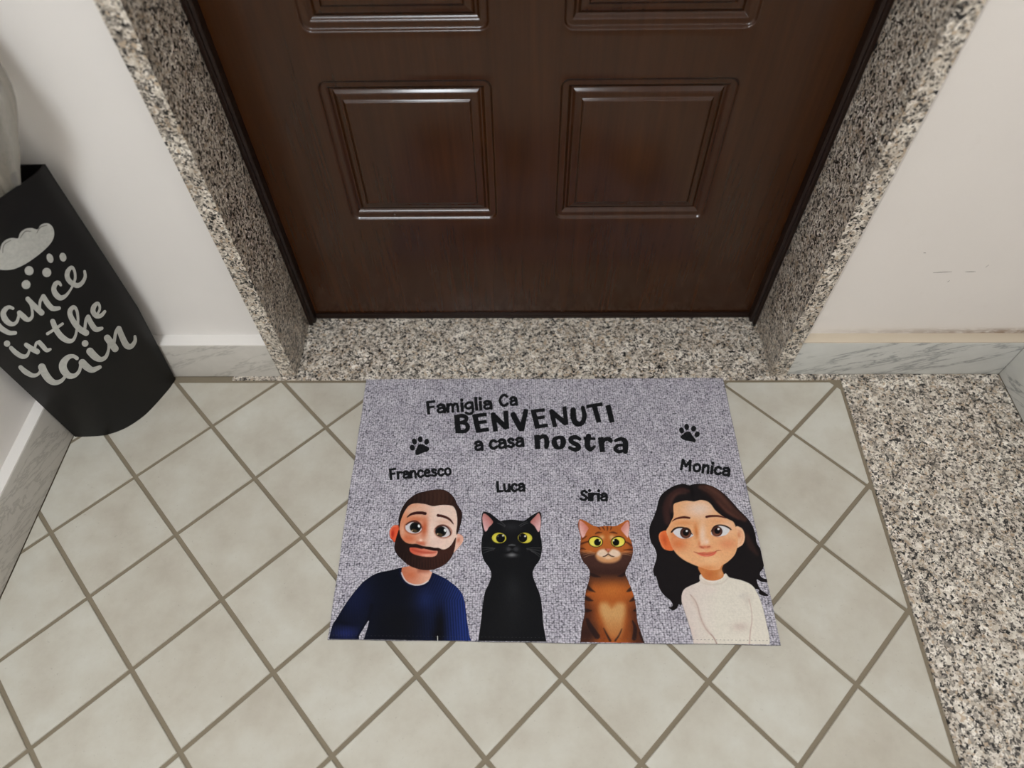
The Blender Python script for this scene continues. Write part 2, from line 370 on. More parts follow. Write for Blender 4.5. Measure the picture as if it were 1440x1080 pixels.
def draw_woman():
    W = Crop(905, 670, 6.75); Wb = Crop(920, 770, 7.717); F = Crop(930, 710, 10.8)
    p = Painter(W, (27, 23, 24))
    hair = np.concatenate([W((430,85),(380,70),(300,85),(220,130),(165,180),(140,240),(120,320),(90,400),(60,470),(55,540),(70,620),(105,680),(125,750),(110,820),(90,890),(105,950)),
        Wb((18,310),(38,380),(55,440),(100,510),(170,570),(200,620),(185,645),(150,645),(200,682),(245,660),(268,615),(290,640),(330,600),(700,500),(1100,450),(1135,500),(1190,525),(1242,522),(1205,492),(1150,450),(1122,390),(1115,345),(1160,370),(1232,376),(1230,345),(1180,332),(1150,302),(1150,268),(1185,220),(1190,150)),
        W((1132,740),(1110,690),(1075,630),(1060,540),(1030,460),(980,390),(900,310),(830,230),(760,160),(680,105),(600,75),(520,68),(465,76))])
    p.outline_px(smooth(hair, 4))
    body = [(505,290),(490,330),(490,370),(400,410),(330,450),(300,510),(300,600),(330,700),(370,820),(400,920),(425,1043),(425,1090),(800,1090),(1257,1090),(1255,1050),(1250,960),(1220,820),(1180,650),(1130,510),(1060,410),(960,360),(860,335),(810,320),(778,282),(755,290),(700,300),(600,300)]
    p.use(Wb); p.outline(body); p.use(W)
    # hair strands
    for pts, r, c, a in (([(230,430),(215,300),(260,190),(350,130),(430,140)], [30,34,30,26,12], (66,40,36), 0.8), ([(270,330),(262,250),(310,170),(400,160)], [14,14,14,8], (92,58,50), 0.5), ([(200,420),(190,300),(230,180)], [8,8,6], (46,30,29), 0.7),
                         ([(540,100),(640,130),(740,230),(840,330),(960,410)], [20,46,52,44,20], (74,46,38), 0.85), ([(600,100),(720,180),(830,300)], [10,16,10], (98,62,50), 0.5), ([(700,240),(790,330),(900,400)], [8,12,6], (104,62,50), 0.5), ([(560,150),(640,190),(700,270),(790,370)], [8,12,12,6], (42,26,24), 0.6),
                         ([(980,560),(1020,660),(1080,740)], [18,30,14], (58,38,34), 0.7), ([(450,95),(462,150),(470,220)], [8,14,10], (18,15,16), 0.8)):
        p.stroke(pts, r, c, 5, a)
    # sweater
    p.use(Wb)
    p.fill(body, lambda P: mix((216,200,192), (222,214,200), near((P - Wb.o) * Wb.s, 300, 700)))
    p.blob((930, 860), 110, 60, (198, 178, 168), 0.7); p.blob((600, 460), 120, 50, (224, 206, 198), 0.5); p.blob((1010, 560), 50, 80, (204, 192, 180), 0.6); p.blob((560, 700), 90, 180, (226, 216, 204), 0.5); p.blob((380, 950), 60, 120, (212, 190, 182), 0.7); p.blob((960, 520), 60, 40, (206, 198, 188), 0.6)
    p.stroke([(390,510),(440,570),(475,650),(500,750),(560,880),(640,970),(682,1050)], [3,5,6,6,6,6,6], (160,130,118), 1.6, 0.9)
    p.stroke([(420,550),(480,680),(520,810),(600,930)], 16, (206,186,174), 5, 0.7)
    p.stroke([(1028,560),(1055,680),(1060,800),(1045,900),(1033,1050)], [3,3,4,5,6], (182,150,138), 1.6, 0.75)
    p.stroke([(495,370),(560,395),(650,400),(740,385),(800,330)], 5, (200,184,170), 3, 0.6)
    # neck, ears, face
    p.use(W)
    p.fill([(530,840),(548,930),(600,980),(680,988),(742,965),(762,935),(742,880),(745,820)], (204,126,72))
    p.blob((620, 930), 60, 60, (190,104,56), 0.7); p.blob((730, 920), 30, 50, (222,160,110), 0.7); p.blob((650, 850), 90, 30, (190,100,52), 0.7)
    p.stroke([(548,955),(600,990),(680,997),(745,972),(768,940)], 5, (234,222,210), 1.0)
    ear_l = [(225,520),(170,525),(145,560),(155,620),(185,680),(240,704),(285,695),(260,620)]
    ear_r = [(870,488),(920,484),(950,520),(962,580),(945,640),(910,667),(880,665)]
    p.fill(ear_l, (224,112,62)); p.blob((200, 600), 26, 60, (196,82,42), 0.8, -15); p.stroke([(165,530),(150,570),(165,630),(200,685)], 5, (236,150,104), 2, 0.7)
    p.fill(ear_r, (238,188,150)); p.blob((905, 555), 24, 42, (212,132,92), 0.85); p.stroke([(895,510),(930,530),(938,590),(915,640)], 4, (220,150,112), 2, 0.6)
    face = [(285,270),(330,245),(400,230),(480,237),(540,224),(600,235),(640,265),(680,320),(740,370),(800,405),(850,430),(875,480),(890,540),(895,620),(885,690),(860,750),(800,810),(740,848),(720,880),(640,890),(560,868),(470,835),(380,790),(310,730),(265,660),(240,590),(215,520),(240,470),(265,420),(285,370)]
    p.fill(face, (232,172,124))
    p.clip = smooth(W(*face), 4)
    p.blob((530, 310), 170, 100, (234,206,188), 0.95); p.blob((560, 560), 40, 140, (236,206,184), 0.85); p.blob((790, 470), 120, 120, (236,190,158), 0.7)
    p.blob((330, 640), 110, 75, (212,112,64), 0.8); p.blob((800, 640), 110, 60, (222,140,98), 0.8); p.blob((500, 520), 26, 90, (204,116,60), 0.8, -8); p.blob((380, 440), 120, 30, (218,140,86), 0.7); p.blob((720, 425), 110, 26, (224,156,108), 0.6)
    p.blob((640, 790), 110, 50, (238,188,140), 0.8); p.blob((400, 770), 100, 30, (236,178,130), 0.6, 30); p.blob((280, 560), 40, 80, (214,120,72), 0.6); p.blob((600, 870), 110, 30, (214,136,82), 0.7)
    p.use(F)
    p.blob((660, 640), 105, 32, (204,106,74), 0.85); p.blob((690, 560), 48, 55, (242,212,192), 0.8); p.stroke([(588,632),(612,645),(640,655)], [6,10,5], (162,70,50), 3, 0.85); p.stroke([(705,640),(735,632)], [6,7], (168,74,54), 3, 0.8); p.blob((575, 590), 24, 60, (208,118,74), 0.7)
    p.stroke([(495,712),(560,735),(640,748),(720,748),(790,728),(845,697),(905,690)], [3,7,7,6,6,5,2], (158,66,48), 1.5)
    p.fill([(545,738),(640,752),(720,752),(835,712),(795,762),(710,785),(620,777)], (218,106,82), 1.5); p.fill([(560,732),(640,715),(690,722),(740,712),(825,712),(720,745),(640,745)], (206,98,76), 2, 0.8); p.blob((690, 772), 50, 10, (234,150,124), 0.7)
    # eyes
    p.fill([(178,412),(230,362),(300,345),(380,360),(440,400),(487,460),(450,492),(380,512),(300,510),(230,472)], (218,214,216))
    p.oval((370,425), 86, 84, (70,42,36)); p.oval((378,450), 62, 48, (128,80,60), 0, 4, 0.7); p.oval((372,422), 48, 48, (20,16,18)); p.oval((386,396), 16, 15, (240,236,234), 0, 1.0)
    p.fill([(755,435),(768,370),(820,322),(890,310),(960,325),(1020,355),(1036,392),(990,450),(920,477),(840,484),(780,465)], (222,218,218))
    p.oval((845,402), 84, 80, (72,42,34)); p.oval((838,430), 60, 44, (132,84,64), 0, 4, 0.7); p.oval((850,396), 46, 46, (22,17,18)); p.oval((868,366), 17, 15, (240,236,234), 0, 1.0)
    p.stroke([(155,412),(200,365),(270,342),(350,350),(420,385),(470,450)], [12,13,11,10,9,5], (36,22,20), 1.0)
    p.stroke([(757,400),(800,335),(870,308),(950,315),(1020,345),(1058,375)], [5,9,10,11,12,9], (38,24,22), 1.0)
    p.stroke([(165,248),(215,214),(280,196),(350,188),(428,198)], [5,11,15,17,14], (76,32,26), 1.0)
    p.stroke([(685,182),(740,171),(820,168),(890,174),(985,202)], [17,17,15,13,5], (80,34,28), 1.0)
    p.stroke([(200,470),(300,516),(400,518),(470,480)], 4, (196,110,80), 2, 0.6); p.stroke([(790,470),(860,490),(960,470)], 4, (206,128,98), 2, 0.6)
    p.func(lambda P, C: C)
    return p

# small stroke alphabet: x-height 1, y up
GLYPH = {
 'a': (0.78, [([(.10,.80),(.32,.98),(.60,.88),(.68,.60),(.68,.02)], 1), ([(.66,.55),(.30,.55),(.08,.30),(.22,.04),(.50,.08),(.66,.28)], .9)]),
 'c': (0.72, [([(.62,.80),(.42,.97),(.18,.82),(.08,.48),(.18,.13),(.42,.02),(.64,.18)], 1)]),
 'C': (0.95, [([(.82,1.15),(.56,1.38),(.24,1.18),(.08,.72),(.18,.24),(.48,.02),(.82,.22)], 1)]),
 'e': (0.74, [([(.14,.50),(.58,.58),(.56,.86),(.36,.98),(.14,.80),(.07,.42),(.20,.08),(.44,.02),(.66,.16)], .95)]),
 'F': (0.74, [([(.10,.02),(.08,1.42)], 1.1), ([(.08,1.40),(.68,1.46)], .9), ([(.10,.76),(.56,.80)], .9)]),
 'g': (0.80, [([(.64,.90),(.34,.98),(.08,.70),(.14,.34),(.38,.24),(.62,.46)], .95), ([(.66,.96),(.68,.20),(.62,-.28),(.34,-.46),(.06,-.28)], .95)]),
 'i': (0.32, [([(.12,.02),(.12,.92)], 1.15), ([(.13,1.36)], 1.25)]),
 'l': (0.32, [([(.12,.02),(.10,1.48)], 1.15)]),
 'L': (0.70, [([(.08,1.34),(.10,.04)], 1.1), ([(.10,.06),(.62,.08)], .95)]),
 'm': (1.10, [([(.10,.02),(.10,.96)], 1.05), ([(.12,.62),(.32,.95),(.50,.80),(.52,.02)], .95), ([(.54,.62),(.74,.95),(.94,.80),(.96,.02)], .95)]),
 'M': (1.08, [([(.06,.02),(.12,1.30)], 1), ([(.14,1.26),(.48,.52)], 1), ([(.48,.52),(.84,1.30)], 1), ([(.84,1.28),(.92,.02)], 1.05)]),
 'n': (0.76, [([(.10,.02),(.10,.96)], 1.05), ([(.12,.62),(.36,.95),(.58,.80),(.62,.02)], 1)]),
 'o': (0.80, [([(.38,.98),(.14,.80),(.07,.48),(.16,.14),(.38,.02),(.60,.16),(.68,.50),(.60,.84),(.38,.98)], .95)]),
 'r': (0.60, [([(.10,.02),(.10,.96)], 1.05), ([(.12,.58),(.28,.90),(.52,.92)], .95)]),
 's': (0.68, [([(.56,.82),(.34,.98),(.12,.82),(.22,.58),(.46,.44),(.56,.22),(.34,.02),(.06,.14)], .95)]),
 'S': (0.82, [([(.70,1.12),(.44,1.30),(.16,1.08),(.26,.78),(.56,.58),(.70,.30),(.44,.02),(.08,.18)], 1)]),
 'u': (0.78, [([(.08,.96),(.10,.28),(.28,.03),(.50,.14),(.62,.40)], 1), ([(.64,.96),(.66,.02)], 1.05)]),
 ' ': (0.45, []),
}

def word_strokes(text, p0, p1, xh, rad):
    p0, p1 = np.array(p0, float), np.array(p1, float)
    total = sum(GLYPH[c][0] for c in text) - 0.1
    ux = (p1 - p0) / total; d = (p1 - p0) / np.linalg.norm(p1 - p0); uy = np.array([d[1], -d[0]]) * xh
    out = []; x = 0.0
    for c in text:
        w, st = GLYPH[c]
        for pts, k in st:
            q = np.array([p0 + ux * (x + 0.04 + a * 0.9) + uy * b for a, b in pts])
            if len(q) > 2: q = smooth(q, 4, False)
            out.append((q, np.full(len(q), rad * k)))
        x += w
    return out

def traced(crop, lst):
    out = []
    for pts, r in lst:
        q = crop(*pts); rr = np.broadcast_to(np.asarray(r, float), (len(q),)) / crop.s
        if len(q) > 2:
            rr = smooth(np.c_[rr, rr], 5, False)[:, 0]; q = smooth(q, 5, False)
        out.append((q, rr))
    return out

def sd_bar(P, q, r):
    d = (q[1] - q[0]) / np.linalg.norm(q[1] - q[0]); n = np.array([-d[1], d[0]])
    a, b = q[0] - d * r[0] * 0.78, q[1] + d * r[1] * 0.78
    return sd_poly(P, [a + n * r[0], b + n * r[1], b - n * r[1], a - n * r[0]])

def strokes_sdf(st, shapes=(), butt=True):
    boxes = [(q.min(0) - r.max(), q.max(0) + r.max()) for q, r in st]
    def f(P):
        d = np.full(len(P), 1e3)
        for (q, r), (lo, hi) in zip(st, boxes):
            idx = np.where((P[:, 0] > lo[0] - 2) & (P[:, 0] < hi[0] + 2) & (P[:, 1] > lo[1] - 2) & (P[:, 1] < hi[1] + 2))[0]
            if len(idx): d[idx] = np.minimum(d[idx], sd_bar(P[idx], q, r) if len(q) == 2 and butt else sd_stroke(P[idx], q, r))
        for s in shapes: d = np.minimum(d, sd_poly(P, s))
        return d
    lo = [b[0] for b in boxes] + [s.min(0) for s in shapes]; hi = [b[1] for b in boxes] + [s.max(0) for s in shapes]
    return f, np.min(lo, 0) - 1, np.max(hi, 0) + 1

K4 = Crop(590, 540, 9); K5 = Crop(730, 560, 9)
BENVENUTI = traced(K4, [([(472,418),(488,596)], 36), ([(472,410),(545,402),(592,425),(578,468),(505,490)], [24,26,26,24,18]), ([(505,490),(585,502),(612,545),(580,594),(490,602)], [18,24,28,26,24]),
    ([(702,408),(742,586)], [34,34]), ([(700,402),(832,386)], 23), ([(722,492),(832,476)], 22), ([(742,592),(858,576)], 25),
    ([(930,388),(960,578)], [30,31]), ([(932,388),(1008,468),(1088,542)], [30,33,35]), ([(1090,362),(1106,545)], [31,29]),
    ([(1186,390),(1232,478),(1280,562)], [36,37,38]), ([(1346,340),(1294,566)], [30,34])]) + traced(K5, [
    ([(182,172),(230,358)], [33,34]), ([(182,164),(308,148)], 22), ([(208,254),(308,238)], 21), ([(230,362),(348,344)], 24),
    ([(410,168),(450,342)], 29), ([(412,166),(496,241),(582,312)], [28,31,33]), ([(574,124),(596,316)], 27),
    ([(684,150),(688,250),(718,312),(770,326),(812,292),(826,210),(806,122)], [36,36,36,32,30,30,27]),
    ([(868,104),(1040,76)], 23), ([(952,100),(1004,282)], [32,32]), ([(1130,112),(1172,282)], [35,33])])
NOSTRA = traced(K5, [([(226,492),(234,618)], [36,34]), ([(238,522),(292,484),(338,496),(350,560),(345,612)], [20,26,30,33,30]),
    ([(505,492),(452,520),(446,570),(470,612),(505,632),(545,606),(560,556),(548,510),(505,492)], [20,30,36,32,20,30,36,32,20]),
    ([(768,518),(712,490),(656,512),(664,552),(735,590),(752,628),(706,652),(640,626)], [22,26,30,28,30,32,26,22]),
    ([(878,480),(864,556),(870,616),(908,646),(952,612)], [34,36,36,26,18]), ([(828,506),(952,514)], 18),
    ([(1034,520),(1052,656)], [36,34]), ([(1062,560),(1092,518),(1140,518),(1160,540)], [18,24,28,26]),
    ([(1222,536),(1290,514),(1340,545),(1346,610),(1344,672)], [22,24,34,36,34]), ([(1330,592),(1252,598),(1216,640),(1252,676),(1312,668)], [18,22,24,22,20])])
WORDS = [
 ('Famiglia', word_strokes('Famiglia', (600.5, 581.6), (691.5, 574.6), 11.2, 2.0), 'small black printed word Famiglia'),
 ('Ca', word_strokes('Ca', (702.0, 571.2), (727.0, 569.2), 11.0, 2.0), 'small black printed letters Ca after Famiglia'),
 ('BENVENUTI', BENVENUTI, 'large bold black printed word BENVENUTI'),
 ('a casa', word_strokes('a casa', (667.2, 633.4), (736.3, 627.2), 12.0, 2.1), 'small black printed words a casa'),
 ('nostra', NOSTRA, 'large bold black printed word nostra'),
 ('Francesco', word_strokes('Francesco', (548.2, 674.0), (634.4, 667.6), 9.6, 1.75), 'black printed first name above the bearded man'),
 ('Luca', word_strokes('Luca', (698.6, 691.8), (737.4, 690.2), 10.4, 1.8), 'black printed first name above the black cat'),
 ('Siria', word_strokes('Siria', (815.2, 703.2), (853.4, 704.0), 10.0, 1.8), 'black printed first name above the orange cat'),
 ('Monica', word_strokes('Monica', (956.4, 660.0), (1025.2, 669.0), 10.6, 1.9), 'black printed first name above the dark-haired woman'),
]
K6 = Crop(540, 600, 7.2); K7 = Crop(800, 590, 6.0)
PAWS = [([K6(*ell(c, rx, ry, ro)) for c, rx, ry, ro in (((287,213),26,31,-30),((308,150),25,32,-20),((367,128),25,32,0),((431,153),24,32,15))] + [smooth(K6((348,182),(385,178),(425,196),(455,212),(458,235),(430,254),(385,268),(345,287),(320,282),(320,250),(335,205)), 4)], 'black paw print beside the large word, toes pointing up'),
        ([K7(*ell(c, rx, ry, ro)) for c, rx, ry, ro in (((951,92),21,26,-20),((994,62),21,26,-5),((1052,77),22,25,15),((1082,125),21,26,30))] + [smooth(K7((985,106),(1018,101),(1040,130),(1070,172),(1062,192),(1030,185),(980,175),(947,158),(945,138),(965,122)), 4)], 'black paw print above the name on the right')]
# ------------------------------------------------------------------ materials
class NT:
    def __init__(self, name):
        m = bpy.data.materials.new(name); m.use_nodes = True
        self.m = m; self.t = m.node_tree; self.n = self.t.nodes; self.l = self.t.links
        self.b = self.n['Principled BSDF']
    def add(self, kind, **kw):
        x = self.n.new(kind)
        for k, v in kw.items(): setattr(x, k, v)
        return x
    def link(self, a, b): self.l.new(a, b)
    def coord(self, sx=1, sy=1, sz=1, world=False):
        c = self.add('ShaderNodeTexCoord'); mp = self.add('ShaderNodeMapping')
        if world:
            g = self.add('ShaderNodeNewGeometry'); self.link(g.outputs['Position'], mp.inputs['Vector'])
        else:
            self.link(c.outputs['Object'], mp.inputs['Vector'])
        mp.inputs['Scale'].default_value = (sx, sy, sz)
        return mp.outputs['Vector']
    def noise(self, vec, scale, detail=4, rough=0.55, dist=0.0):
        n = self.add('ShaderNodeTexNoise'); self.link(vec, n.inputs['Vector'])
        n.inputs['Scale'].default_value = scale; n.inputs['Detail'].default_value = detail
        n.inputs['Roughness'].default_value = rough; n.inputs['Distortion'].default_value = dist
        return n
    def ramp(self, fac, stops, interp='LINEAR'):
        r = self.add('ShaderNodeValToRGB'); self.link(fac, r.inputs['Fac']); cr = r.color_ramp; cr.interpolation = interp
        while len(cr.elements) < len(stops): cr.elements.new(0.5)
        for e, (p, c) in zip(cr.elements, stops):
            e.position = p; e.color = c if len(c) == 4 else lin(*c)
        return r.outputs['Color']
    def mixc(self, fac, a, b, mode='MIX'):
        x = self.add('ShaderNodeMix', data_type='RGBA', blend_type=mode)
        for s, v in ((x.inputs[0], fac), (x.inputs[6], a), (x.inputs[7], b)):
            if hasattr(v, 'is_output'): self.link(v, s)
            elif isinstance(v, (int, float)): s.default_value = v
            else: s.default_value = v if len(v) == 4 else lin(*v)
        return x.outputs[2]
    def bump(self, h, strength=0.3, dist=0.002):
        b = self.add('ShaderNodeBump'); b.inputs['Strength'].default_value = strength; b.inputs['Distance'].default_value = dist
        self.link(h, b.inputs['Height']); self.link(b.outputs['Normal'], self.b.inputs['Normal'])
    def set(self, rough=0.6, spec=0.4, col=None, **kw):
        self.b.inputs['Roughness'].default_value = rough; self.b.inputs['Specular IOR Level'].default_value = spec
        if col is not None:
            if hasattr(col, 'is_output'): self.link(col, self.b.inputs['Base Color'])
            else: self.b.inputs['Base Color'].default_value = col if len(col) == 4 else lin(*col)
        for k, v in kw.items(): self.b.inputs[k].default_value = v
        return self.m

def mat_plain(name, rgb, rough=0.6, spec=0.4, **kw):
    return NT(name).set(rough, spec, rgb, **kw)

def mat_granite(name):
    k = NT(name); v = k.coord(world=True)
    warp = k.noise(v, 130, 2, 0.5)
    vv = k.add('ShaderNodeVectorMath', operation='MULTIPLY_ADD'); k.link(warp.outputs['Color'], vv.inputs[0]); vv.inputs[1].default_value = (0.006, 0.006, 0.006); k.link(v, vv.inputs[2])
    vo = k.add('ShaderNodeTexVoronoi'); k.link(vv.outputs[0], vo.inputs['Vector']); vo.inputs['Scale'].default_value = 212
    sp = k.add('ShaderNodeSeparateColor'); k.link(vo.outputs['Color'], sp.inputs[0])
    c1 = k.ramp(sp.outputs[0], [(0, (32, 32, 33)), (.13, (92, 90, 88)), (.24, (164, 160, 154)), (.42, (196, 180, 160)), (.55, (222, 218, 209)), (.76, (242, 239, 233))], 'CONSTANT')
    vo2 = k.add('ShaderNodeTexVoronoi'); k.link(vv.outputs[0], vo2.inputs['Vector']); vo2.inputs['Scale'].default_value = 390
    sp2 = k.add('ShaderNodeSeparateColor'); k.link(vo2.outputs['Color'], sp2.inputs[0])
    c2 = k.ramp(sp2.outputs[1], [(0, (58, 56, 55)), (.16, (138, 134, 128)), (.45, (204, 197, 186)), (.8, (226, 222, 214))], 'CONSTANT')
    big = k.noise(v, 30, 3)
    sw = k.ramp(sp2.outputs[2], [(0, (0, 0, 0)), (.58, (255, 255, 255))], 'CONSTANT')
    c = k.mixc(sw, c1, c2)
    tint = k.ramp(big.outputs['Fac'], [(.35, (214, 205, 196)), (.65, (255, 250, 244))])
    c = k.mixc(1.0, c, tint, 'MULTIPLY')
    return k.set(0.32, 0.45, c)

def mat_marble(name, seed, tone=(176, 173, 166), vein=(122, 122, 120), amt=1.0):
    k = NT(name); v = k.coord(world=True)
    mp = k.add('ShaderNodeMapping'); k.link(v, mp.inputs['Vector']); mp.inputs['Location'].default_value = (seed * 3.1, seed * 1.7, seed)
    mp.inputs['Rotation'].default_value = (math.radians(20), math.radians(20), 0)
    mq = k.add('ShaderNodeMapping'); k.link(mp.outputs[0], mq.inputs['Vector']); mq.inputs['Scale'].default_value = (3.6, 6, 27)
    n = k.noise(mq.outputs[0], 1.0, 6, 0.66, 0.35)
    n2 = k.noise(v, 45, 4, 0.6)
    f = k.ramp(n.outputs['Fac'], [(.45, (0, 0, 0)), (.52, (90, 90, 90)), (.545, (255, 255, 255)), (.57, (60, 60, 60)), (.66, (0, 0, 0))])
    a = k.mixc(n2.outputs['Fac'], tone, tuple(min(255, t + 14) for t in tone))
    ml = k.add('ShaderNodeMath', operation='MULTIPLY'); k.link(f, ml.inputs[0]); ml.inputs[1].default_value = 0.95 * amt
    c = k.mixc(ml.outputs[0], a, vein)
    return k.set(0.38, 0.4, c)

def mat_tile():
    k = NT('ceramic_tile'); v = k.coord(world=True)
    oi = k.add('ShaderNodeObjectInfo')
    off = k.add('ShaderNodeVectorMath', operation='MULTIPLY_ADD'); k.link(oi.outputs['Random'], off.inputs[0]); off.inputs[1].default_value = (7, 5, 3); k.link(v, off.inputs[2])
    n = k.noise(off.outputs[0], 14, 5, 0.6); n2 = k.noise(off.outputs[0], 95, 4, 0.65); n3 = k.noise(off.outputs[0], 260, 2, 0.5)
    c = k.ramp(n.outputs['Fac'], [(.3, (183, 176, 163)), (.5, (193, 188, 176)), (.7, (200, 197, 187))])
    c = k.mixc(k.ramp(n2.outputs['Fac'], [(.55, (0, 0, 0)), (.8, (110, 110, 110))]), c, (172, 164, 152))
    c = k.mixc(k.ramp(n3.outputs['Fac'], [(.70, (0, 0, 0)), (.77, (160, 160, 160))]), c, (132, 126, 114))
    tone = k.ramp(oi.outputs['Random'], [(0, (248, 246, 243)), (1, (255, 255, 254))])
    c = k.mixc(1.0, c, tone, 'MULTIPLY')
    k.bump(n2.outputs['Fac'], 0.08, 0.001)
    return k.set(0.42, 0.35, c)

def mat_plaster(name, tone=(232, 227, 222), dirt=False):
    k = NT(name); v = k.coord(world=True)
    n = k.noise(v, 3.0, 4, 0.6); n2 = k.noise(v, 160, 3, 0.6)
    c = k.ramp(n.outputs['Fac'], [(.3, tuple(t - 5 for t in tone)), (.7, tone)])
    if dirt:
        s = k.noise(v, 22, 5, 0.7); s2 = k.noise(k.coord(40, 40, 130, world=True), 1.0, 4, 0.6)
        c = k.mixc(k.ramp(s.outputs['Fac'], [(.62, (0, 0, 0)), (.78, (90, 90, 90))]), c, (190, 178, 164))
        g = k.add('ShaderNodeSeparateXYZ'); k.link(v, g.inputs[0])
        near_z = k.ramp(g.outputs['Z'], [(.0990, (255, 255, 255)), (.1065, (235, 235, 235)), (.1150, (60, 60, 60)), (.130, (0, 0, 0))])
        gx = k.ramp(g.outputs['X'], [(.50, (30, 30, 30)), (.75, (200, 200, 200)), (.93, (255, 255, 255))])
        m1 = k.mixc(1.0, near_z, gx, 'MULTIPLY'); m1 = k.mixc(1.0, m1, k.ramp(s2.outputs['Fac'], [(.30, (60, 60, 60)), (.55, (255, 255, 255))]), 'MULTIPLY')
        c = k.mixc(m1, c, (132, 104, 76))
    k.bump(n2.outputs['Fac'], 0.06, 0.001)
    return k.set(0.75, 0.25, c)

def mat_wood():
    k = NT('dark_walnut_veneer'); v = k.coord(world=True)
    mp = k.add('ShaderNodeMapping'); k.link(v, mp.inputs['Vector']); mp.inputs['Scale'].default_value = (38, 8, 2.2)
    n = k.noise(mp.outputs[0], 1.0, 6, 0.62, 0.8)
    mp2 = k.add('ShaderNodeMapping'); k.link(v, mp2.inputs['Vector']); mp2.inputs['Scale'].default_value = (230, 30, 7)
    n2 = k.noise(mp2.outputs[0], 1.0, 4, 0.6)
    n3 = k.noise(v, 2.2, 3, 0.5)
    c = k.ramp(n.outputs['Fac'], [(.25, (46, 23, 6)), (.5, (55, 28, 8)), (.75, (64, 34, 10))])
    c = k.mixc(0.35, c, k.ramp(n2.outputs['Fac'], [(.3, (50, 26, 8)), (.7, (64, 35, 11))]))
    c = k.mixc(0.5, c, k.mixc(1.0, c, k.ramp(n3.outputs['Fac'], [(.3, (200, 190, 185)), (.7, (255, 245, 235))]), 'MULTIPLY'))
    r = k.ramp(n2.outputs['Fac'], [(.3, (120, 120, 120)), (.7, (140, 140, 140))])
    m = k.set(0.20, 0.42, c)
    return m

def weave(k):
    """knitted loop texture of the doormat: returns (height 0..1)"""
    v = k.coord(world=True)
    mp = k.add('ShaderNodeMapping'); k.link(v, mp.inputs['Vector']); mp.inputs['Scale'].default_value = (250, 300, 250)
    vo = k.add('ShaderNodeTexVoronoi'); k.link(mp.outputs[0], vo.inputs['Vector']); vo.inputs['Scale'].default_value = 1.0; vo.inputs['Randomness'].default_value = 0.5
    n = k.noise(v, 300, 3, 0.65); n2 = k.noise(v, 42, 3, 0.6)
    return vo, n, n2

def mat_mat():
    k = NT('grey_knit_pile'); vo, n, n2 = weave(k)
    c = k.ramp(vo.outputs['Distance'], [(.10, (224, 219, 226)), (.34, (206, 201, 210)), (.52, (130, 127, 136)), (.66, (50, 49, 56))])
    c2 = k.ramp(n.outputs['Fac'], [(.36, (72, 70, 78)), (.46, (170, 166, 174)), (.60, (228, 223, 230))])
    c = k.mixc(0.45, c, c2)
    c = k.mixc(1.0, c, k.ramp(n2.outputs['Fac'], [(.3, (224, 222, 226)), (.7, (255, 255, 255))]), 'MULTIPLY')
    inv = k.add('ShaderNodeMath', operation='SUBTRACT'); inv.inputs[0].default_value = 1; k.link(vo.outputs['Distance'], inv.inputs[1])
    k.bump(inv.outputs[0], 0.5, 0.0012)
    return k.set(0.95, 0.15, c)

def mat_print():
    k = NT('printed_pile'); vo, n, n2 = weave(k)
    at = k.add('ShaderNodeAttribute', attribute_name='print')
    g = k.ramp(n.outputs['Fac'], [(.35, (243, 243, 243)), (.65, (255, 255, 255))])
    c = k.mixc(1.0, at.outputs['Color'], g, 'MULTIPLY')
    inv = k.add('ShaderNodeMath', operation='SUBTRACT'); inv.inputs[0].default_value = 1; k.link(vo.outputs['Distance'], inv.inputs[1])
    k.bump(inv.outputs[0], 0.16, 0.0008)
    return k.set(0.9, 0.12, c)

# ------------------------------------------------------------------ mesh helpers
def tag(o, label=None, cat=None, group=None, kind=None):
    for k, v in (('label', label), ('category', cat), ('group', group), ('kind', kind)):
        if v: o[k] = v
    return o

def obj(name, verts, faces, mat, parent=None, shade=False):
    me = bpy.data.meshes.new(name)
    me.from_pydata([tuple(map(float, v)) for v in verts], [], [tuple(map(int, f)) for f in faces])
    me.validate(); me.update()
    if mat: me.materials.append(mat)
    if shade: me.polygons.foreach_set('use_smooth', [True] * len(me.polygons))
    o = bpy.data.objects.new(name, me); COL.objects.link(o)
    if parent: o.parent = parent
    return o

def empty(name, loc=(0, 0, 0)):
    o = bpy.data.objects.new(name, None); COL.objects.link(o); o.location = loc; o.empty_display_size = 0.05
    return o

def box_vf(x0, x1, y0, y1, z0, z1, base=0):
    v = [(x0, y0, z0), (x1, y0, z0), (x1, y1, z0), (x0, y1, z0), (x0, y0, z1), (x1, y0, z1), (x1, y1, z1), (x0, y1, z1)]
    f = [(0, 3, 2, 1), (4, 5, 6, 7), (0, 1, 5, 4), (1, 2, 6, 5), (2, 3, 7, 6), (3, 0, 4, 7)]
    return v, [tuple(i + base for i in q) for q in f]

def boxes(name, lst, mat, parent=None, bevel=0.0):
    V, F = [], []
    for b in lst:
        v, f = box_vf(*b, base=len(V)); V += v; F += f
    o = obj(name, V, F, mat, parent)
    if bevel:
        bm = bmesh.new(); bm.from_mesh(o.data)
        bmesh.ops.bevel(bm, geom=list(bm.edges), offset=bevel, segments=2, profile=0.7, affect='EDGES')
        bm.to_mesh(o.data); bm.free()
        o.data.polygons.foreach_set('use_smooth', [True] * len(o.data.polygons))
        if hasattr(o.data, 'set_sharp_from_angle'): o.data.set_sharp_from_angle(angle=math.radians(35))
    return o

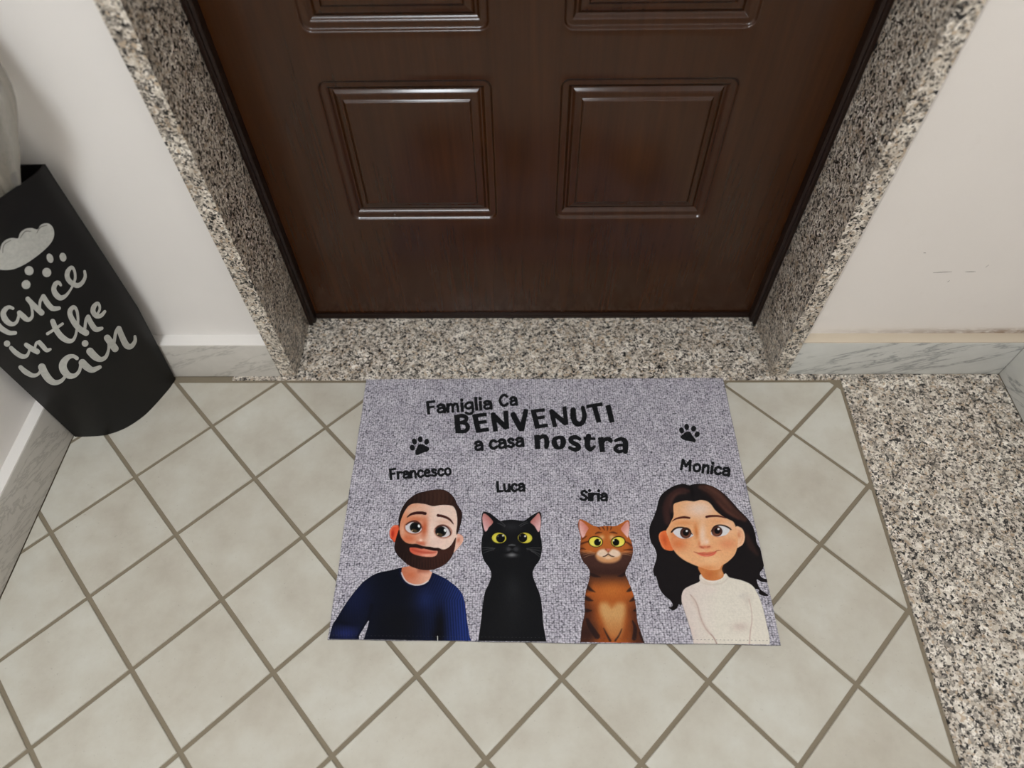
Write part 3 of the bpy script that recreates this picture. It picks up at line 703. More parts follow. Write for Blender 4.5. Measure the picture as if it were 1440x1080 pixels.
def prism(name, poly, z0, z1, mat, parent=None, inset=0.0):
    """extruded polygon with a small bevel round the top"""
    poly = [np.array(q, float) for q in poly]; n = len(poly); V, F = [], []
    c = sum(poly) / n
    def ring(d, z):
        out = []
        for i in range(n):
            a, b, e = poly[i - 1], poly[i], poly[(i + 1) % n]
            u = (b - a) / (np.linalg.norm(b - a) + 1e-9); w = (e - b) / (np.linalg.norm(e - b) + 1e-9)
            n1, n2 = np.array([-u[1], u[0]]), np.array([-w[1], w[0]]); m = n1 + n2; L = m @ m
            m = m / L * 2 if L > 0.2 else m
            out.append((b[0] + m[0] * d, b[1] + m[1] * d, z))
        return out
    rings = [ring(0, z0), ring(0, z1 - inset), ring(inset, z1)] if inset else [ring(0, z0), ring(0, z1)]
    for r in rings: V += r
    for k in range(len(rings) - 1):
        for i in range(n):
            j = (i + 1) % n; F.append((k * n + i, k * n + j, (k + 1) * n + j, (k + 1) * n + i))
    F.append(tuple(range((len(rings) - 1) * n, len(rings) * n))); F.append(tuple(reversed(range(n))))
    return obj(name, V, F, mat, parent)
# ------------------------------------------------------------------ materials in use
M_GRANITE = mat_granite('speckled_granite')
M_MARB_L = mat_marble('grey_marble_warm', 1.0, (194, 189, 181), (150, 146, 138), 0.6)
M_MARB_R = mat_marble('grey_marble_veined', 2.0, (196, 195, 189), (134, 135, 133), 0.95)
M_TILE = mat_tile()
M_GROUT = mat_plain('grout', (131, 120, 102), 0.9, 0.15)
M_WALL = mat_plaster('white_wall_paint')
M_WALL_D = mat_plaster('white_wall_paint_marked', (230, 223, 216), dirt=True)
M_CAP = mat_plaster('cream_paint', (204, 190, 170))
M_CAPW = mat_plaster('white_paint', (232, 227, 221))
M_WOOD = mat_wood()
M_FRAME = mat_plain('dark_frame', (30, 16, 10), 0.35, 0.35)
M_SCUFF = mat_plain('scuff', (120, 112, 104), 0.8, 0.2)

# ------------------------------------------------------------------ shell
WY, LX, RX, BY, HZ = 0.028, -0.880, 0.930, -2.3, 2.65      # wall planes
def structure(o, label, cat): return tag(o, label, cat, kind='structure')

floor = boxes('floor', [(LX - .1, RX + .1, BY - .1, 0.35, -0.08, -0.0025)], M_GROUT)
structure(floor, 'pale ceramic tiles laid diagonally with brown-grey grout and a granite border', 'floor')

# diagonal tiles: 15.3 cm pitch, grid read from the joints
PITCH, HALF = 0.153, 0.0034
ang = math.radians(-0.72); s2 = math.sqrt(0.5)
rot2 = lambda x, y: np.array([x * math.cos(ang) - y * math.sin(ang), x * math.sin(ang) + y * math.cos(ang)])
EI, EJ, T0 = rot2(s2, -s2), rot2(s2, s2), np.array([-0.8223, -0.3263])
def edge_x(y): return 0.6000 + 0.0215 * y          # inner edge of the granite border
def clip(poly, nrm, c):
    out = []
    for i in range(len(poly)):
        a, b = poly[i - 1], poly[i]; da, db = a @ nrm - c, b @ nrm - c
        if (da <= 0) != (db <= 0): out.append(a + (b - a) * (da / (da - db)))
        if db <= 0: out.append(b)
    return out
rndt = random.Random(11)
for i in range(-9, 16):
    for j in range(-9, 16):
        P = [T0 + EI * (PITCH * a) + EJ * (PITCH * b) for a, b in ((i, j), (i + 1, j), (i + 1, j + 1), (i, j + 1))]
        h = HALF / PITCH
        P = [T0 + EI * PITCH * (i + a) + EJ * PITCH * (j + b) for a, b in ((h, h), (1 - h, h), (1 - h, 1 - h), (h, 1 - h))]
        for nrm, c in (((0, 1), -0.0125), ((-1, 0), 0.8575), ((1, -0.0215), 0.5938), ((0, -1), 1.45)):
            P = clip(P, np.array(nrm, float), c)
            if len(P) < 3: break
        if len(P) < 3: continue
        Q = [P[0]]
        for q in P[1:]:
            if np.linalg.norm(q - Q[-1]) > 1e-4: Q.append(q)
        if np.linalg.norm(Q[0] - Q[-1]) < 1e-4: Q.pop()
        ar = 0.5 * abs(sum(Q[k - 1][0] * Q[k][1] - Q[k][0] * Q[k - 1][1] for k in range(len(Q))))
        if len(Q) < 3 or ar < 2.5e-5: continue
        if sum(Q[k - 1][0] * Q[k][1] - Q[k][0] * Q[k - 1][1] for k in range(len(Q))) < 0: Q.reverse()
        prism('tile', Q, -0.008, rndt.uniform(-0.0003, 0.0002), M_TILE, floor, inset=0.0009)
prism('granite_slab', [(edge_x(-1.45), -1.45), (0.907, -1.45), (0.907, 0.0065), (edge_x(0.0065), 0.0065)], -0.02, 0.0006, M_GRANITE, floor, inset=0.0008)

def walls(name, lst, mat, label, bevel=0): return structure(boxes(name, lst, mat, bevel=bevel), label, 'wall')
wf = empty('wall_front'); structure(wf, 'white painted wall around the granite doorway', 'wall')
boxes('wall_piece', [(LX - .1, -.495, WY, 0.30, 0, HZ)], M_WALL, wf)
boxes('wall_piece', [(.495, RX + .1, WY, 0.30, 0, HZ)], M_WALL_D, wf)
boxes('wall_piece', [(-.495, .495, WY, 0.30, 2.14, HZ)], M_WALL, wf)
obj('plaster_fillet', [(.4951, .004, .1), (.516, WY + .0002, .1), (.516, WY + .0002, 2.14), (.4951, .004, 2.14), (.4951, WY + .01, .1), (.4951, WY + .01, 2.14)],
    [(0, 1, 2, 3), (1, 4, 5, 2), (4, 0, 3, 5), (0, 4, 1), (3, 2, 5)], M_WALL, wf)
for px, L, rz in ((0.6790, 0.030, 4), (0.7245, 0.017, 1), (0.629, 0.004, 0), (0.700, 0.004, 60), (0.745, 0.006, 70)):
    zz = {0.6790: .2565, 0.7245: .2572, 0.629: .30, 0.700: .235, 0.745: .27}[px]
    a = math.radians(rz); dx, dz = math.cos(a) * L / 2, math.sin(a) * L / 2; w = 0.0007
    V = []
    for k, t in enumerate((-1, -.3, .4, 1)):
        for s in (-1, 1):
            for y in (WY - .0003, WY + .001): V.append((px + dx * t, y, zz + dz * t + s * w * (1 - abs(t) * .8)))
    F = []
    for k in range(3):
        b = 4 * k; F += [(b, b + 4, b + 6, b + 2), (b + 2, b + 6, b + 7, b + 3), (b, b + 1, b + 5, b + 4)]
    obj('scuff_mark', V, F, M_SCUFF, wf)
walls('wall_left', [(LX - .12, LX, BY, WY, 0, HZ)], M_WALL, 'white painted wall at the left behind the umbrella stand')
walls('wall_right', [(RX, RX + .12, BY, WY, 0, HZ)], M_WALL, 'white painted side wall at the right edge')
walls('wall_back', [(LX - .12, RX + .12, BY - .12, BY, 0, HZ)], M_WALL, 'white painted wall behind the viewer')
structure(boxes('ceiling', [(LX - .12, RX + .12, BY - .12, 0.3, HZ, HZ + .1)], M_WALL), 'white ceiling of the landing', 'ceiling')

def baseboard(name, lst, cap, mat, capmat, label):
    o = boxes(name, lst, mat, bevel=0.0008); structure(o, label, 'baseboard')
    c = boxes('painted_top', cap, capmat, o, bevel=0.0008)
    return o
baseboard('baseboard_front_left', [(-.858, -.4965, .0022, WY, 0.0005, .0965)], [(-.858, -.4965, .0030, WY + .001, .0965, .0985)], M_MARB_L, M_CAPW, 'grey marble baseboard between the umbrella stand and the doorway')
baseboard('baseboard_front_right', [(.4965, .907, .0062, WY, 0.0008, .096)], [(.4965, .907, .0068, WY + .001, .096, .0985)], M_MARB_R, M_CAP, 'veined grey marble baseboard right of the doorway with cream painted top')
baseboard('baseboard_left', [(LX, -.8585, BY, .0022, 0.0005, .0925)], [(LX - .001, -.8592, BY, .0022, .0925, .0945)], M_MARB_L, M_CAPW, 'grey marble baseboard along the left wall')
baseboard('baseboard_right', [(.9075, RX, BY, .0062, 0.0008, .096)], [(.9082, RX + .001, BY, .0062, .096, .0985)], M_MARB_R, M_CAP, 'grey marble baseboard along the right wall')

# ------------------------------------------------------------------ granite doorway
structure(boxes('trim_1', [(-.592, .599, -.0062, .17, -.03, .0002)], M_GRANITE, bevel=0.0006), 'speckled granite threshold slab in front of the door', 'threshold')
structure(boxes('trim_2', [(-.495, -.465, 0.0, .145, .0002, 2.14)], M_GRANITE, bevel=0.0015), 'speckled granite jamb left of the door', 'door jamb')
structure(boxes('trim_3', [(.465, .495, 0.0, .145, .0002, 2.14)], M_GRANITE, bevel=0.0015), 'speckled granite jamb right of the door', 'door jamb')
structure(boxes('trim_4', [(-.495, .495, 0.0, .145, 2.11, 2.14)], M_GRANITE, bevel=0.0015), 'speckled granite lintel over the door', 'lintel')

# ------------------------------------------------------------------ door
DY = 0.1575
door = empty('door_1', (0, DY, 0)); structure(door, 'dark brown wooden door with moulded square panels', 'door')
def on_door(o): o.parent = door; o.matrix_parent_inverse = Matrix.Translation((0, -DY, 0)); return o
PROFILE = [(-.014,0),(-.001,0),(.0005,.0004),(.0016,.0018),(.0030,.0038),(.0042,.0048),(.0062,.0051),(.011,.0046),(.0125,.0050),(.0145,.0072),(.0165,.0098),(.0180,.0106),(.0190,.0106),(.0205,.0094),(.0230,.0060),(.0245,.0052),(.031,.0048),(.0325,.0046),(.0337,.0038),(.0350,.0019),(.0361,.0008),(.0376,.0004),(.0386,.0003)]
def rr(x0, x1, z0, z1, t, r):
    """rounded rectangle inset by t, 6 points a corner"""
    x0, x1, z0, z1 = x0 + t, x1 - t, z0 + t, z1 - t; out = []
    for cx, cz, a0 in ((x1 - r, z0 + r, -90), (x1 - r, z1 - r, 0), (x0 + r, z1 - r, 90), (x0 + r, z0 + r, 180)):
        for k in range(6):
            a = math.radians(a0 + 18 * k); out.append((cx + r * math.cos(a), cz + r * math.sin(a)))
    return out
def panel(x0, x1, z0, z1):
    V, F = [], []; n = 24
    for t, d in PROFILE:
        r = 0.0004 if t < -.01 else max(0.0145 - max(t, 0) * 1.05, 0.0006)
        if t > .017: r = 0.0006
        V += [(x, DY + d, z) for x, z in rr(x0, x1, z0, z1, t, r)]
    for k in range(len(PROFILE) - 1):
        for i in range(n):
            j = (i + 1) % n; F.append((k * n + i, k * n + j, (k + 1) * n + j, (k + 1) * n + i))
    b = (len(PROFILE) - 1) * n; F.append(tuple(range(b, b + n)))
    o = obj('panel', V, F, M_WOOD, shade=True); o.data.set_sharp_from_angle(angle=math.radians(62)) if hasattr(o.data, 'set_sharp_from_angle') else None
    return on_door(o)
cols = [(-.323, -.062), (.039, .303)]; rows = [(.262, .525), (.5955, 1.18), (1.25, 1.90)]
for x0, x1 in cols:
    for z0, z1 in rows: panel(x0, x1, z0, z1)
# leaf: the flat skin between the panels, with thickness
xs = [-.4515] + [v for c in cols for v in (c[0] - .014, c[1] + .014)] + [.4515]
zs = [.006] + [v for r in rows for v in (r[0] - .014, r[1] + .014)] + [2.085]
V, F = [], []
for zi in range(len(zs)):
    for xi in range(len(xs)): V.append((xs[xi], DY, zs[zi]))
nx = len(xs)
for zi in range(len(zs) - 1):
    for xi in range(nx - 1):
        if xi % 2 == 1 and zi % 2 == 1: continue
        F.append((zi * nx + xi, zi * nx + xi + 1, (zi + 1) * nx + xi + 1, (zi + 1) * nx + xi))
v, f = box_vf(-.4515, .4515, DY + .012, DY + .045, .006, 2.085, len(V)); V += v; F += f
b = len(V); V += [(-.4515, DY, .006), (.4515, DY, .006), (.4515, DY + .012, .006), (-.4515, DY + .012, .006), (-.4515, DY, 2.085), (.4515, DY, 2.085), (.4515, DY + .012, 2.085), (-.4515, DY + .012, 2.085)]
F += [(b, b + 3, b + 2, b + 1), (b, b + 4, b + 7, b + 3), (b + 1, b + 2, b + 6, b + 5), (b + 4, b + 5, b + 6, b + 7)]
on_door(obj('leaf', V, F, M_WOOD))
for s in (-1, 1):
    prof = [(.4648, .205), (.4648, .1360), (.4632, .1345), (.4585, .1345), (.4570, .1362), (.4568, .1400), (.4550, .1412), (.4525, .1418), (.4518, .1440), (.4518, .205)]
    V, F = [], []; n = len(prof)
    for z in (.0004, 2.11): V += [(s * x, y, z) for x, y in prof]
    for i in range(n):
        j = (i + 1) % n; F.append((i, j, n + j, n + i) if s < 0 else (j, i, n + i, n + j))
    F += [tuple(range(n)), tuple(range(n, 2 * n))]
    o = on_door(obj('frame_post', V, F, M_FRAME)); o['label'] = 'dark brown door frame post'
on_door(boxes('frame_head', [(-.4518, .4518, .1360, .205, 2.088, 2.1098)], M_FRAME, bevel=.001))
o = on_door(boxes('bottom_seal', [(-.4505, .4505, .1535, .1575, .0040, .0150), (-.4505, .4505, .1525, .1580, .0006, .0080)], M_FRAME, bevel=.0006)); o['label'] = 'dark strip along the foot of the door'

# ------------------------------------------------------------------ ceiling lamp (lights the landing)
lamp = empty('ceiling_lamp', (-0.34, -1.42, HZ)); tag(lamp, 'round white ceiling lamp over the landing', 'lamp')
def lathe(name, prof, mat, parent, n=40, loc=(0, 0, 0), close=True):
    V, F = [], []
    for r, z in prof:
        for k in range(n):
            a = 2 * math.pi * k / n; V.append((loc[0] + r * math.cos(a), loc[1] + r * math.sin(a), loc[2] + z))
    for i in range(len(prof) - 1):
        for k in range(n):
            j = (k + 1) % n; F.append((i * n + k, i * n + j, (i + 1) * n + j, (i + 1) * n + k))
    F += [tuple(range(n)), tuple(range((len(prof) - 1) * n, len(prof) * n))]
    return obj(name, V, F, mat, parent, True)
lathe('lamp_base', [(.31, 0), (.31, -.02), (.29, -.03)], M_CAPW, lamp)
ke = NT('lit_opal_diffuser'); ke.b.inputs['Emission Color'].default_value = (.89, .95, 1.0, 1); ke.b.inputs['Emission Strength'].default_value = LAMP_STRENGTH
M_GLOW = ke.set(0.5, 0.3, (240, 236, 228))
lathe('diffuser', [(.286, -.03), (.275, -.055), (.235, -.075), (.16, -.088), (.05, -.092)], M_GLOW, lamp)
# ------------------------------------------------------------------ doormat
M_MAT = mat_mat(); M_PRINT = mat_print()
M_INK = NT('black_ink_on_pile'); _v, _n, _ = weave(M_INK)
M_INK.bump(_n.outputs['Fac'], 0.2, 0.0008); M_INK = M_INK.set(0.85, 0.12, M_INK.ramp(_n.outputs['Fac'], [(.35, (17, 17, 19)), (.65, (30, 30, 32))]))
M_BACK = mat_plain('rubber_backing', (70, 69, 72), 0.9, 0.2)
M_THREAD = mat_plain('pale_thread', (196, 192, 188), 0.8, 0.2)
mc = on_floor(MAT_PX, MAT_Z)[:, :2]
mc = mc[::-1]                                           # counter-clockwise
doormat = empty('doormat', (float(mc[:, 0].mean()), float(mc[:, 1].mean()), 0))
tag(doormat, 'grey knitted doormat printed with a bearded man, two cats and a dark-haired woman', 'doormat')
D0 = doormat.location.copy()
def on_mat(o): o.parent = doormat; o.matrix_parent_inverse = Matrix.Translation(-D0); return o
def mat_edge():
    """slightly wavering outline of the mat"""
    out = []
    for k in range(4):
        a, b = mc[k], mc[(k + 1) % 4]; d = b - a; n = np.array([-d[1], d[0]]) / np.linalg.norm(d); m = 40
        for t in np.arange(m) / m:
            out.append(a + d * t + n * (0.0007 * math.sin(9 * t + k * 2) * math.sin(math.pi * t) + 0.0004 * math.sin(31 * t + k)))
    return out
edge = mat_edge()
on_mat(prism('rubber_backing', edge, 0.0006, 0.0020, M_BACK))
on_mat(prism('knit_pile', [np.array(D0.xy) + (q - np.array(D0.xy)) * 0.999 for q in edge], 0.0020, MAT_Z, M_MAT, inset=0.0009))

MPX = np.array([(515, 533), (1017, 531), (1099, 907), (460, 899)], float)
def to_mat(V2, z): return on_floor(V2, z)
def print_mesh(name, sdf, lo, hi, h, mat, z, colour=None, inset=0.35):
    f = lambda P: np.maximum(sdf(P), sd_poly(P, MPX) + inset)
    V2, Q = sdf_mesh(f, lo, hi, h)
    V3 = to_mat(V2, z)
    me = bpy.data.meshes.new(name); me.from_pydata(V3.tolist(), [], Q[:, ::-1].tolist()); me.materials.append(mat)
    if colour is not None:
        c = srgb(colour(V2)); at = me.color_attributes.new('print', 'FLOAT_COLOR', 'POINT')
        at.data.foreach_set('color', np.c_[c, np.ones(len(c))].astype(np.float32).ravel())
    me.update(); o = bpy.data.objects.new(name, me); COL.objects.link(o)
    return on_mat(o)
PZ = MAT_Z + 0.0002
for fn, name, label in ((draw_black_cat, 'printed_cat', 'printed black cat with yellow eyes'), (draw_tabby, 'printed_cat', 'printed orange striped cat with yellow eyes'),
                        (draw_man, 'printed_portrait', 'printed bearded man in a navy jumper'), (draw_woman, 'printed_portrait', 'printed dark-haired woman in a cream jumper')):
    p = fn(); lo = np.min([s.min(0) for s, _ in p.sil], 0) - 1; hi = np.max([s.max(0) for s, _ in p.sil], 0) + 1
    print_mesh(name, p.sdf, lo, hi, 0.72, M_PRINT, PZ, p.colour)['label'] = label
for txt, st, label in WORDS:
    f, lo, hi = strokes_sdf(st); print_mesh('lettering', f, lo, hi, 0.55, M_INK, PZ)['label'] = label
for shapes, label in PAWS:
    f, lo, hi = strokes_sdf([], shapes); print_mesh('paw_print', f, lo, hi, 0.5, M_INK, PZ)['label'] = label
# hem stitches along the near edge and a loose white thread end
V, F = [], []
a, b = mc[0], mc[1]
d = (b - a) / np.linalg.norm(b - a); nrm = np.array([-d[1], d[0]])
m = 118
for k in range(m):
    c = a + (b - a) * ((k + .5) / m) + nrm * 0.0062
    for q in (-.0011, .0011):
        for w in (-.00022, .00022): V.append((*(c + d * q + nrm * w), PZ + .0003))
    F.append((4 * k, 4 * k + 2, 4 * k + 3, 4 * k + 1))
on_mat(obj('hem_stitching', V, F, mat_plain('grey_thread', (58, 56, 60), 0.9, 0.2)))['label'] = 'row of small stitches along the near hem'
t0, t1 = on_floor([(615.3, 894.5), (615.6, 902.2)], PZ + .0006)
u = (t1 - t0) / np.linalg.norm(t1 - t0); w = np.array([u[1], -u[0], 0]) * .0006
V = [t0 - w, t0 + w, t1 + w, t1 - w]; V += [q + np.array([0, 0, .0005]) for q in V]
on_mat(obj('thread_end', V, [(0, 3, 2, 1), (4, 5, 6, 7), (0, 1, 5, 4), (1, 2, 6, 5), (2, 3, 7, 6), (3, 0, 4, 7)], M_THREAD))['label'] = 'short white thread end at the near hem'

# ------------------------------------------------------------------ corner umbrella stand
ks = NT('black_painted_metal'); M_STAND = ks.set(0.45, 0.25, (14, 13, 13))
kl = NT('chalky_white_paint'); nn = kl.noise(kl.coord(world=True), 180, 4, 0.65)
M_WHITE = kl.set(0.7, 0.2, kl.ramp(nn.outputs['Fac'], [(.3, (168, 167, 161)), (.7, (186, 185, 178))]))
CX, CY, SH = -0.8545, -0.0035, 0.502
front = smooth([(-.7052,-.0035),(-.7085,-.022),(-.7171,-.0445),(-.7290,-.072),(-.7430,-.0955),(-.7676,-.1195),(-.7977,-.1330),(-.8288,-.1365),(-.8540,-.1368)], 5, False)
def scl(z):
    t = z / SH
    return 1 + 0.14 * min(t / 0.42, 1) * 0.85 + 0.215 * t * 0.50, 1 + 0.03 * t
def wallpt(q, z, shrink=0.0):
    sx, sy = scl(z); x, y = (q[0] - CX) * sx, (q[1] - CY) * sy
    L = math.hypot(x, y); k = (L - shrink) / L
    return (CX + x * k, CY + y * k, z)
stand = empty('umbrella_stand', (CX + .06, CY - .06, 0.0)); tag(stand, 'black quarter-round umbrella stand with white hand lettering in the left corner', 'umbrella stand')
S0 = stand.location.copy()
def on_stand(o): o.parent = stand; o.matrix_parent_inverse = Matrix.Translation(-S0); return o
ZR = [0.0004, .006, .05, .1, .15, .21, .27, .33, .40, .46, SH - .003, SH]
n = len(front); V, F = [], []
for z in ZR: V += [wallpt(q, z) for q in front]
for k in range(len(ZR) - 1):
    for i in range(n - 1): F.append((k * n + i, k * n + i + 1, (k + 1) * n + i + 1, (k + 1) * n + i))
shell_out = (list(V), [tuple(f) for f in F])
b0 = len(V)
for z in ZR: V += [wallpt(q, z, 0.0022) for q in front]
for k in range(len(ZR) - 1):
    for i in range(n - 1): F.append((b0 + k * n + i + 1, b0 + k * n + i, b0 + (k + 1) * n + i, b0 + (k + 1) * n + i + 1))
t = (len(ZR) - 1) * n
for i in range(n - 1):
    F.append((t + i, t + i + 1, b0 + t + i + 1, b0 + t + i)); F.append((i + 1, i, b0 + i, b0 + i + 1))
o = on_stand(obj('curved_front', V, F, M_STAND, shade=True)); o.data.set_sharp_from_angle(angle=math.radians(40)) if hasattr(o.data, 'set_sharp_from_angle') else None
def flat_side(end):
    V = []
    for z in (ZR[0], .21, SH):
        e = wallpt(front[end], z); V += [(CX, CY, z), e]
    dn = np.array((0, -.002, 0)) if end == 0 else np.array((.002, 0, 0))
    V = V + [tuple(np.array(v) + dn) for v in V]
    F = [(0, 1, 3, 2), (2, 3, 5, 4), (6, 8, 9, 7), (8, 10, 11, 9), (4, 5, 11, 10), (0, 6, 7, 1), (1, 7, 9, 3), (3, 9, 11, 5), (0, 2, 8, 6), (2, 4, 10, 8)]
    on_stand(obj('back_panel', V, F, M_STAND))
flat_side(0); flat_side(-1)
V = [(CX, CY, .004)] + [wallpt(q, .004, .001) for q in front]; V += [(x, y, z + .002) for x, y, z in V]; m = n + 1
on_stand(obj('base_plate', V, [tuple(reversed(range(m))), tuple(range(m, 2 * m))] + [(i, (i + 1) % m, m + (i + 1) % m, m + i) for i in range(m)], M_STAND))

bvh = BVHTree.FromPolygons([Vector(v) for v in shell_out[0]], shell_out[1])
def stand_print(name, f, lo, hi, h, label, lift=0.0004, mat=None):
    V2, Q = sdf_mesh(f, lo, hi, h); D = ray(V2); V3 = []; ok = np.ones(len(V2), bool)
    for i, dvec in enumerate(D):
        dv = Vector(dvec).normalized(); hit, nr, _, _ = bvh.ray_cast(Vector(CAM), dv)
        if hit is None: ok[i] = False; V3.append((0, 0, 0)); continue
        if nr.dot(dv) > 0: nr = -nr
        V3.append(tuple(hit + nr * lift))
    Q = [tuple(q[::-1]) for q in Q if ok[q].all()]
    o = on_stand(obj(name, V3, Q, mat or M_WHITE)); o['label'] = label
    bm = bmesh.new(); bm.from_mesh(o.data); bmesh.ops.delete(bm, geom=[v for v in bm.verts if not v.link_faces], context='VERTS'); bm.to_mesh(o.data); bm.free()
    return o
KB = Crop(0, 290, 4.0); K1 = Crop(0, 370, 9.815); K2 = Crop(0, 420, 9.0); K3 = Crop(20, 450, 8.0)
cloud = smooth(KB((-60,335),(-95,300),(-80,262),(-40,245),(-5,252),(8,215),(30,190),(65,178),(100,180),(112,150),(140,128),(175,122),(210,130),(228,105),(262,95),(292,112),(304,150),(295,190),(260,235),(200,285),(140,325),(85,350),(40,358),(-10,354)), 4)
f, lo, hi = strokes_sdf([], [cloud]); stand_print('painted_cloud', f, lo, hi, 0.7, 'white painted cloud')
for pts in ([(14,262),(22,215),(60,190)], [(112,178),(138,142),(172,140)], [(205,150),(225,118),(262,106)]):
    f, lo, hi = strokes_sdf(traced(KB, [(pts, [2, 3, 2])])); stand_print('cloud_line', f, lo, hi, 0.35, 'thin grey line on the cloud', 0.0007, mat_plain('cloud_grey', (120, 119, 114), .7, .2))
for c, rx, ry, ro in (((280,292),18,27,-20),((353,286),19,25,-15),((163,362),25,26,-20),((262,372),25,26,-20),((146,440),25,25,0)):
    e = KB(*ell(c, rx, ry, ro)); f, lo, hi = strokes_sdf([], [e]); stand_print('painted_raindrop', f, lo, hi, 0.5, 'small white painted raindrop')
DANCE = traced(K1, [([(-235,560),(-170,640),(-90,760),(0,880),(60,925),(130,960),(210,960)], [24,30,34,38,36,32,26]), ([(-60,700),(-120,690),(-170,740),(-160,820),(-100,850),(-50,810)], [24,30,36,36,28,22]),
    ([(178,622),(130,605),(80,628),(45,690),(70,770),(130,828),(190,838),(238,795),(258,720),(266,672)], [20,24,32,38,42,36,26,22,18,18]), ([(268,684),(330,742),(384,780),(436,748),(446,680),(424,570),(386,492)], [34,38,30,22,18,18,26]),
    ([(382,492),(470,588),(572,682)], [32,38,40]), ([(548,620),(552,530),(592,458)], [18,20,26]), ([(598,458),(650,548),(722,622),(812,620)], [32,38,36,26]),
    ([(836,302),(806,268),(764,285),(740,360),(772,432),(832,478),(902,450),(960,382),(1002,310)], [18,26,32,34,40,36,24,16,15]), ([(1000,300),(1034,215),(1026,110),(986,58),(934,112),(926,190),(970,260),(1060,308),(1130,272),(1172,190),(1165,112)], [16,18,18,24,32,34,34,34,28,22,18])])
IN = traced(K2, [([(90,566)], [40]), ([(142,622),(200,680),(280,728),(340,718),(370,655),(362,600)], [26,31,30,22,15,15]), ([(332,582),(400,630),(472,668)], [28,34,34]), ([(442,620),(460,562),(496,548)], [15,18,24]), ([(498,550),(542,600),(590,650),(636,638)], [28,30,26,17])])
THE = traced(K2, [([(666,286),(710,390),(780,482),(862,532),(922,522),(956,460),(970,390)], [32,36,38,32,22,17,16]), ([(600,442),(690,385),(790,316)], [19,18,17]), ([(976,380),(986,262),(970,150),(930,106),(886,150),(892,220),(950,320),(1020,392),(1086,430)], [17,17,19,25,30,33,36,38,40]), ([(1072,380),(1086,270),(1112,226)], [18,20,24]), ([(1114,228),(1150,310),(1210,386),(1286,374)], [28,34,34,21]),
    ([(1226,198),(1258,140),(1256,84),(1230,58),(1186,100),(1176,165),(1222,220),(1280,210),(1324,162)], [15,15,17,22,30,32,30,25,19])])
RAIN = traced(K3, [([(72,530),(130,582),(210,622),(272,604),(312,540)], [24,30,24,17,17]), ([(312,528),(346,602),(400,672),(460,702),(530,682),(576,630)], [42,43,40,30,22,16]), ([(704,428),(660,404),(600,422),(550,490),(556,560),(612,622),(682,622),(732,570),(748,500)], [22,21,30,42,44,36,24,19,17]), ([(766,480),(820,530),(880,560),(962,528)], [42,40,32,21]),
    ([(796,262)], [37]), ([(852,352),(910,412),(972,442),(1030,412),(1060,330),(1062,260)], [42,40,28,21,16,16]), ([(1046,202),(1090,262),(1132,320)], [38,40,40]), ([(1122,250),(1140,142),(1172,90)], [17,19,24]), ([(1176,96),(1212,190),(1260,282),(1312,296),(1356,240),(1356,185)], [30,34,36,28,21,16])])
for st, w in ((DANCE, 'dance'), (IN, 'in'), (THE, 'the'), (RAIN, 'rain')):
    f, lo, hi = strokes_sdf(st, butt=False); stand_print('lettering', f, lo, hi, 0.45, 'white hand-lettered word ' + w)

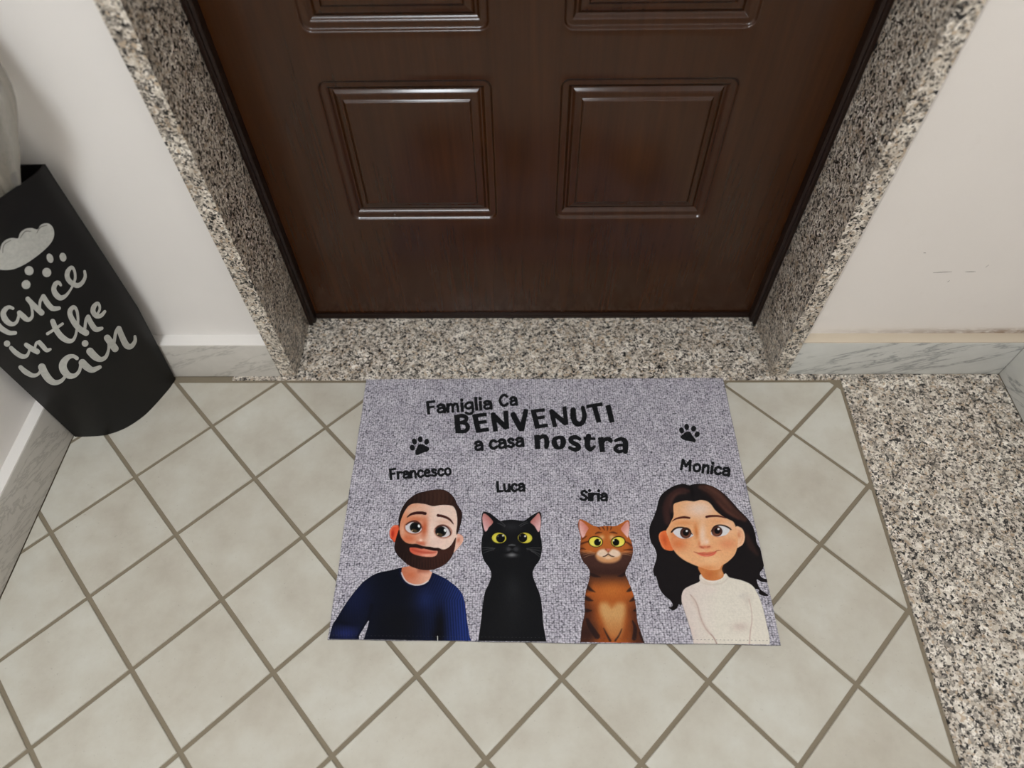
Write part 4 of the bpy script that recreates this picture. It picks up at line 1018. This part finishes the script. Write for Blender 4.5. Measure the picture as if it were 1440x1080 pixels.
# ------------------------------------------------------------------ umbrella in a clear plastic sleeve, standing in the stand
UX, UY = -0.769, -0.045
umb = empty('wrapped_umbrella', (UX, UY, .007)); tag(umb, 'folded umbrella in crumpled clear plastic standing in the black umbrella stand', 'umbrella')
U0 = umb.location.copy()
def on_umb(o): o.parent = umb; o.matrix_parent_inverse = Matrix.Translation(-U0); return o
def pleated(name, prof, pleats, amp, mat, seed, lean=(0, 0), n=72):
    rnd = random.Random(seed); ph = [rnd.uniform(0, 6.28) for _ in range(5)]; V, F = [], []
    for r, z in prof:
        t = (z - prof[0][1]) / (prof[-1][1] - prof[0][1])
        for k in range(n):
            a = 2 * math.pi * k / n
            w = 1 + amp * math.sin(pleats * a + 2.0 * t + ph[0]) + amp * .6 * math.sin((pleats * 2 - 1) * a - 5 * t + ph[1]) + amp * .5 * math.sin(3 * a + 14 * t + ph[2]) * math.sin(22 * t + ph[3])
            V.append((UX + lean[0] * t + r * w * math.cos(a), UY + lean[1] * t + 0.66 * r * w * math.sin(a), z))
    for i in range(len(prof) - 1):
        for k in range(n):
            j = (k + 1) % n; F.append((i * n + k, i * n + j, (i + 1) * n + j, (i + 1) * n + k))
    F += [tuple(reversed(range(n))), tuple(range((len(prof) - 1) * n, len(prof) * n))]
    return on_umb(obj(name, V, F, mat, shade=True))
def dense(prof, m=26):
    p = smooth(prof, m // (len(prof) - 1) + 1, False); return [(max(float(a), .001), float(b)) for a, b in p]
M_CLOTH = mat_plain('pale_grey_cloth', (168, 160, 146), 0.75, 0.25)
kp = NT('clear_crumpled_plastic'); kp.set(0.22, 0.5, (226, 222, 214)); kp.b.inputs['Transmission Weight'].default_value = 0.75; kp.b.inputs['IOR'].default_value = 1.18
nb = kp.noise(kp.coord(60, 60, 22, world=True), 1.0, 5, 0.65, 0.6); kp.bump(nb.outputs['Fac'], 0.6, 0.01); M_PLAST = kp.m
pleated('folded_canopy', dense([(.007, .02), (.011, .18), (.015, .36), (.026, .52), (.030, .64), (.014, .72)]), 8, .13, M_CLOTH, 3, (.055, .002))
lathe_h = lambda nm, prof, mat: on_umb(lathe(nm, prof, mat, None, 16, (UX + .057, UY + .002, 0)))
lathe_h('shaft', [(.005, .70), (.005, .80)], mat_plain('grey_metal', (150, 148, 144), .35, .5))
lathe_h('handle', [(.008, .80), (.013, .81), (.014, .87), (.010, .885), (.004, .888)], mat_plain('dark_grip', (46, 44, 42), .5, .4))
pleated('plastic_sleeve', dense([(.014, .012), (.018, .18), (.021, .38), (.025, .46), (.042, .515), (.072, .575), (.088, .64), (.075, .72), (.035, .79)]), 7, .09, M_PLAST, 8, (.066, .002))
